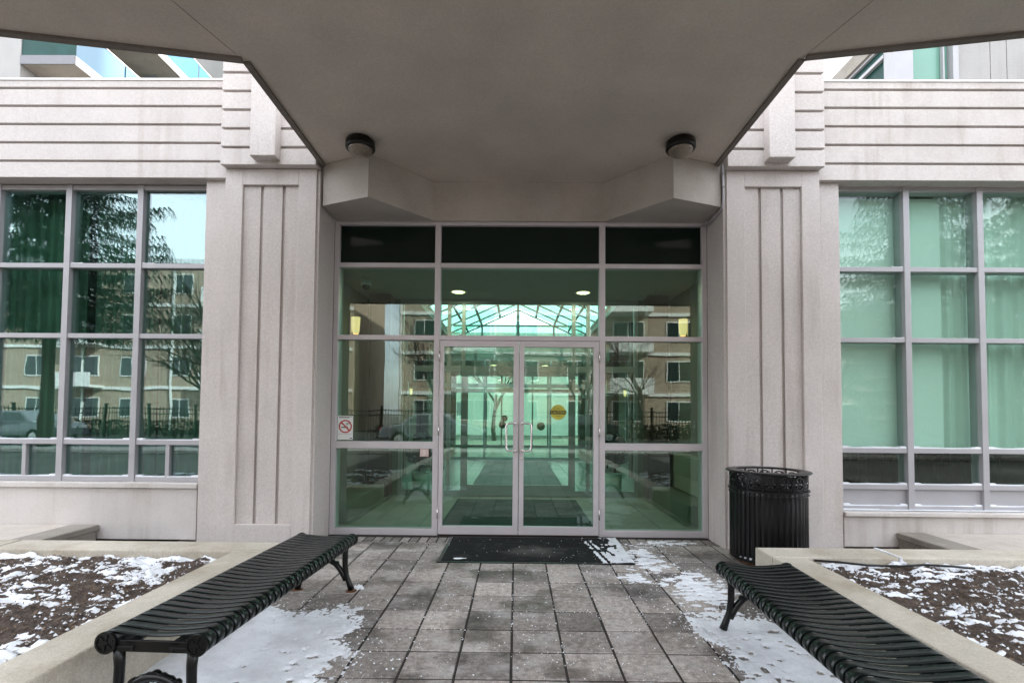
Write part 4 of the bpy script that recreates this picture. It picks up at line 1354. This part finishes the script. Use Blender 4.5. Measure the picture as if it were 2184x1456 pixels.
def hedge(x0, x1, y, h, seed, label):
    rr = random.Random(seed); b = MB()
    t = empty('hedge', ((x0 + x1) / 2, y, 0)); tag(t, label, 'hedge', 'hedges behind the iron fence')
    for _ in range(int((x1 - x0) * 420)):
        x = rr.uniform(x0, x1); hh = h * (.8 + .35 * noise.noise(Vector((x * .7, seed, 0))))
        c = Vector((x, y + rr.gauss(0, .28), rr.uniform(0, hh))); u = Vector((rr.gauss(0, 1), rr.gauss(0, 1), rr.gauss(0, 1))).normalized() * .07; w = u.orthogonal().normalized() * .05
        b.add([c - u, c + w, c + u, c - w], [(0, 1, 2, 3)])
    b.build('foliage', M['needle'], t)
hedge(-30, -10, -16.9, 1.1, 3, 'dark clipped hedge behind the fence on the left part of the street')
hedge(-8, 2.5, -16.9, .9, 4, 'dark clipped hedge behind the fence opposite the entrance')
hedge(6, 26, -16.9, 1.1, 5, 'dark clipped hedge behind the fence on the right part of the street')
bare_tree(-1.2, 27, 8, 9, 'bare tree outside the far lobby doors')

def spruce(x, y, h, R0, seed, label, low=.27):
    rr = random.Random(seed)
    t = empty('spruce_tree', (x, y, 0)); tag(t, label, 'tree', 'spruce trees')
    b = MB(); b.tube([(x, y, -.05), (x, y, h * .5), (x, y, h)], [.24, .14, .02], 8); b.build('trunk', M['bark'], t)
    c = MB()
    z = h * low
    while z < h * .98:
        fr = 1 - z / h; nb = 9
        off = rr.uniform(0, 6.28)
        for k in range(nb):
            a = off + 2 * PI * k / nb + rr.uniform(-.25, .25); L = R0 * (fr ** .8) * rr.uniform(.75, 1.1) + .2
            d = Vector((math.cos(a), math.sin(a), 0)); side = Vector((-d.y, d.x, 0))
            m_ = max(4, int(L / .17))
            for i in range(m_):
                u = (i + .5) / m_; p = Vector((x, y, z)) + d * (L * u) + Vector((0, 0, -.55 * u * L * .35 + .22 * L * u * u))
                wdt = .55 * (1 - u) * L * .5 + .18
                for s in (-1, 1):
                    tip = p + side * s * wdt * rr.uniform(.6, 1.1) + d * .22 + Vector((0, 0, -rr.uniform(.08, .38)))
                    e = Vector((0, 0, .05)) + d * .05
                    c.add([p - e * .4, p + e * .4, tip], [(0, 1, 2)])
                    for _ in range(7):
                        q0 = p.lerp(tip, rr.uniform(.0, 1.05)); q1 = q0 + Vector((rr.gauss(0, .10), rr.gauss(0, .10), -rr.uniform(.10, .40)))
                        w_ = side * rr.uniform(.008, .022) + d * rr.uniform(-.012, .012)
                        c.add([q0 - w_, q0 + w_, q1], [(0, 1, 2)])
        z += .42 + .2 * rr.random()
    c.build('crown', M['needle'], t)
spruce(-17.6, -7.4, 17.5, 6.2, 3, 'tall dark spruce reflected in the left window wall')
spruce(15.6, -8.3, 14.5, 5.0, 4, 'tall dark spruce reflected in the right window wall', .06)
spruce(24.5, -13.0, 13.5, 4.6, 8, 'second spruce further right along the street', .06)

def car(x, y, rz, col, label):
    t = empty('parked_car', (x, y, 0), 0); tag(t, label, 'car', 'cars parked on the street')
    pm = plain('car paint ' + str(col[0]), col, .25, .2, .03, coat=.8)
    side = [(-2.2, .35), (-2.22, .62), (-2.1, .86), (-1.35, .95), (-.75, 1.40), (.55, 1.44), (1.15, 1.02), (2.0, .88), (2.2, .66), (2.22, .35)]
    def ext(b, pts, w0, w1f):
        n = len(pts); vs = []
        for s in (-1, 1):
            for (px, pz) in pts:
                w = w0 * (1 - w1f * max(0, (pz - .9)) / .5)
                vs.append((x + px, y + s * w, pz - .02))
        b.add(vs, [tuple(range(n)), tuple(reversed(range(n, 2 * n)))] + [((i + 1) % n, i, n + i, n + (i + 1) % n) for i in range(n)], False)
    b = MB(); ext(b, side, .88, .25); b.build('body', pm, t, bevel=.06)
    b = MB(); w = .70
    for s in (-1, 1):
        for pts in ([(-1.18, .97), (-.72, 1.33), (-.1, 1.36), (-.1, .97)], [(-.04, .97), (-.04, 1.36), (.5, 1.36), (1.0, 1.0)]):
            vs = [(x + px, y + s * (.88 * (1 - .25 * max(0, pz - .9) / .5) + .006), pz - .02) for px, pz in pts]
            b.add(vs, [(0, 1, 2, 3)])
    b.build('side_window', M['darkwin'], t)
    for wx in (-1.35, 1.35):
        for s in (-1, 1):
            q = MB(); q.tube([(x + wx, y + s * .70, .31), (x + wx, y + s * .90, .31)], .33, 24); wh = q.build('wheel', M['rubber'], t)
            q = MB(); q.tube([(x + wx, y + s * .89, .31), (x + wx, y + s * .91, .31)], .2, 10, True, False); q.build('rim', M['steel'], wh)
    for s in (-1, 1):
        q = MB(); q.box(x + 2.12, x + 2.225, y + s * .55 - .18, y + s * .55 + .18, .62, .76); q.build('headlight', M['white'], t)
        q = MB(); q.box(x - 2.235, x - 2.14, y + s * .6 - .15, y + s * .6 + .15, .66, .82); q.build('tail_light', M['red'], t)
car(-3.6, -10.2, 0, (.28, .29, .31), 'silver sedan parked opposite the entrance, left of the doors')
car(3.2, -13.6, 0, (.03, .035, .04), 'black sedan parked opposite the entrance, right of the doors')
car(-21.5, -10.4, 0, (.2, .21, .22), 'dark grey sedan parked further left on the street')
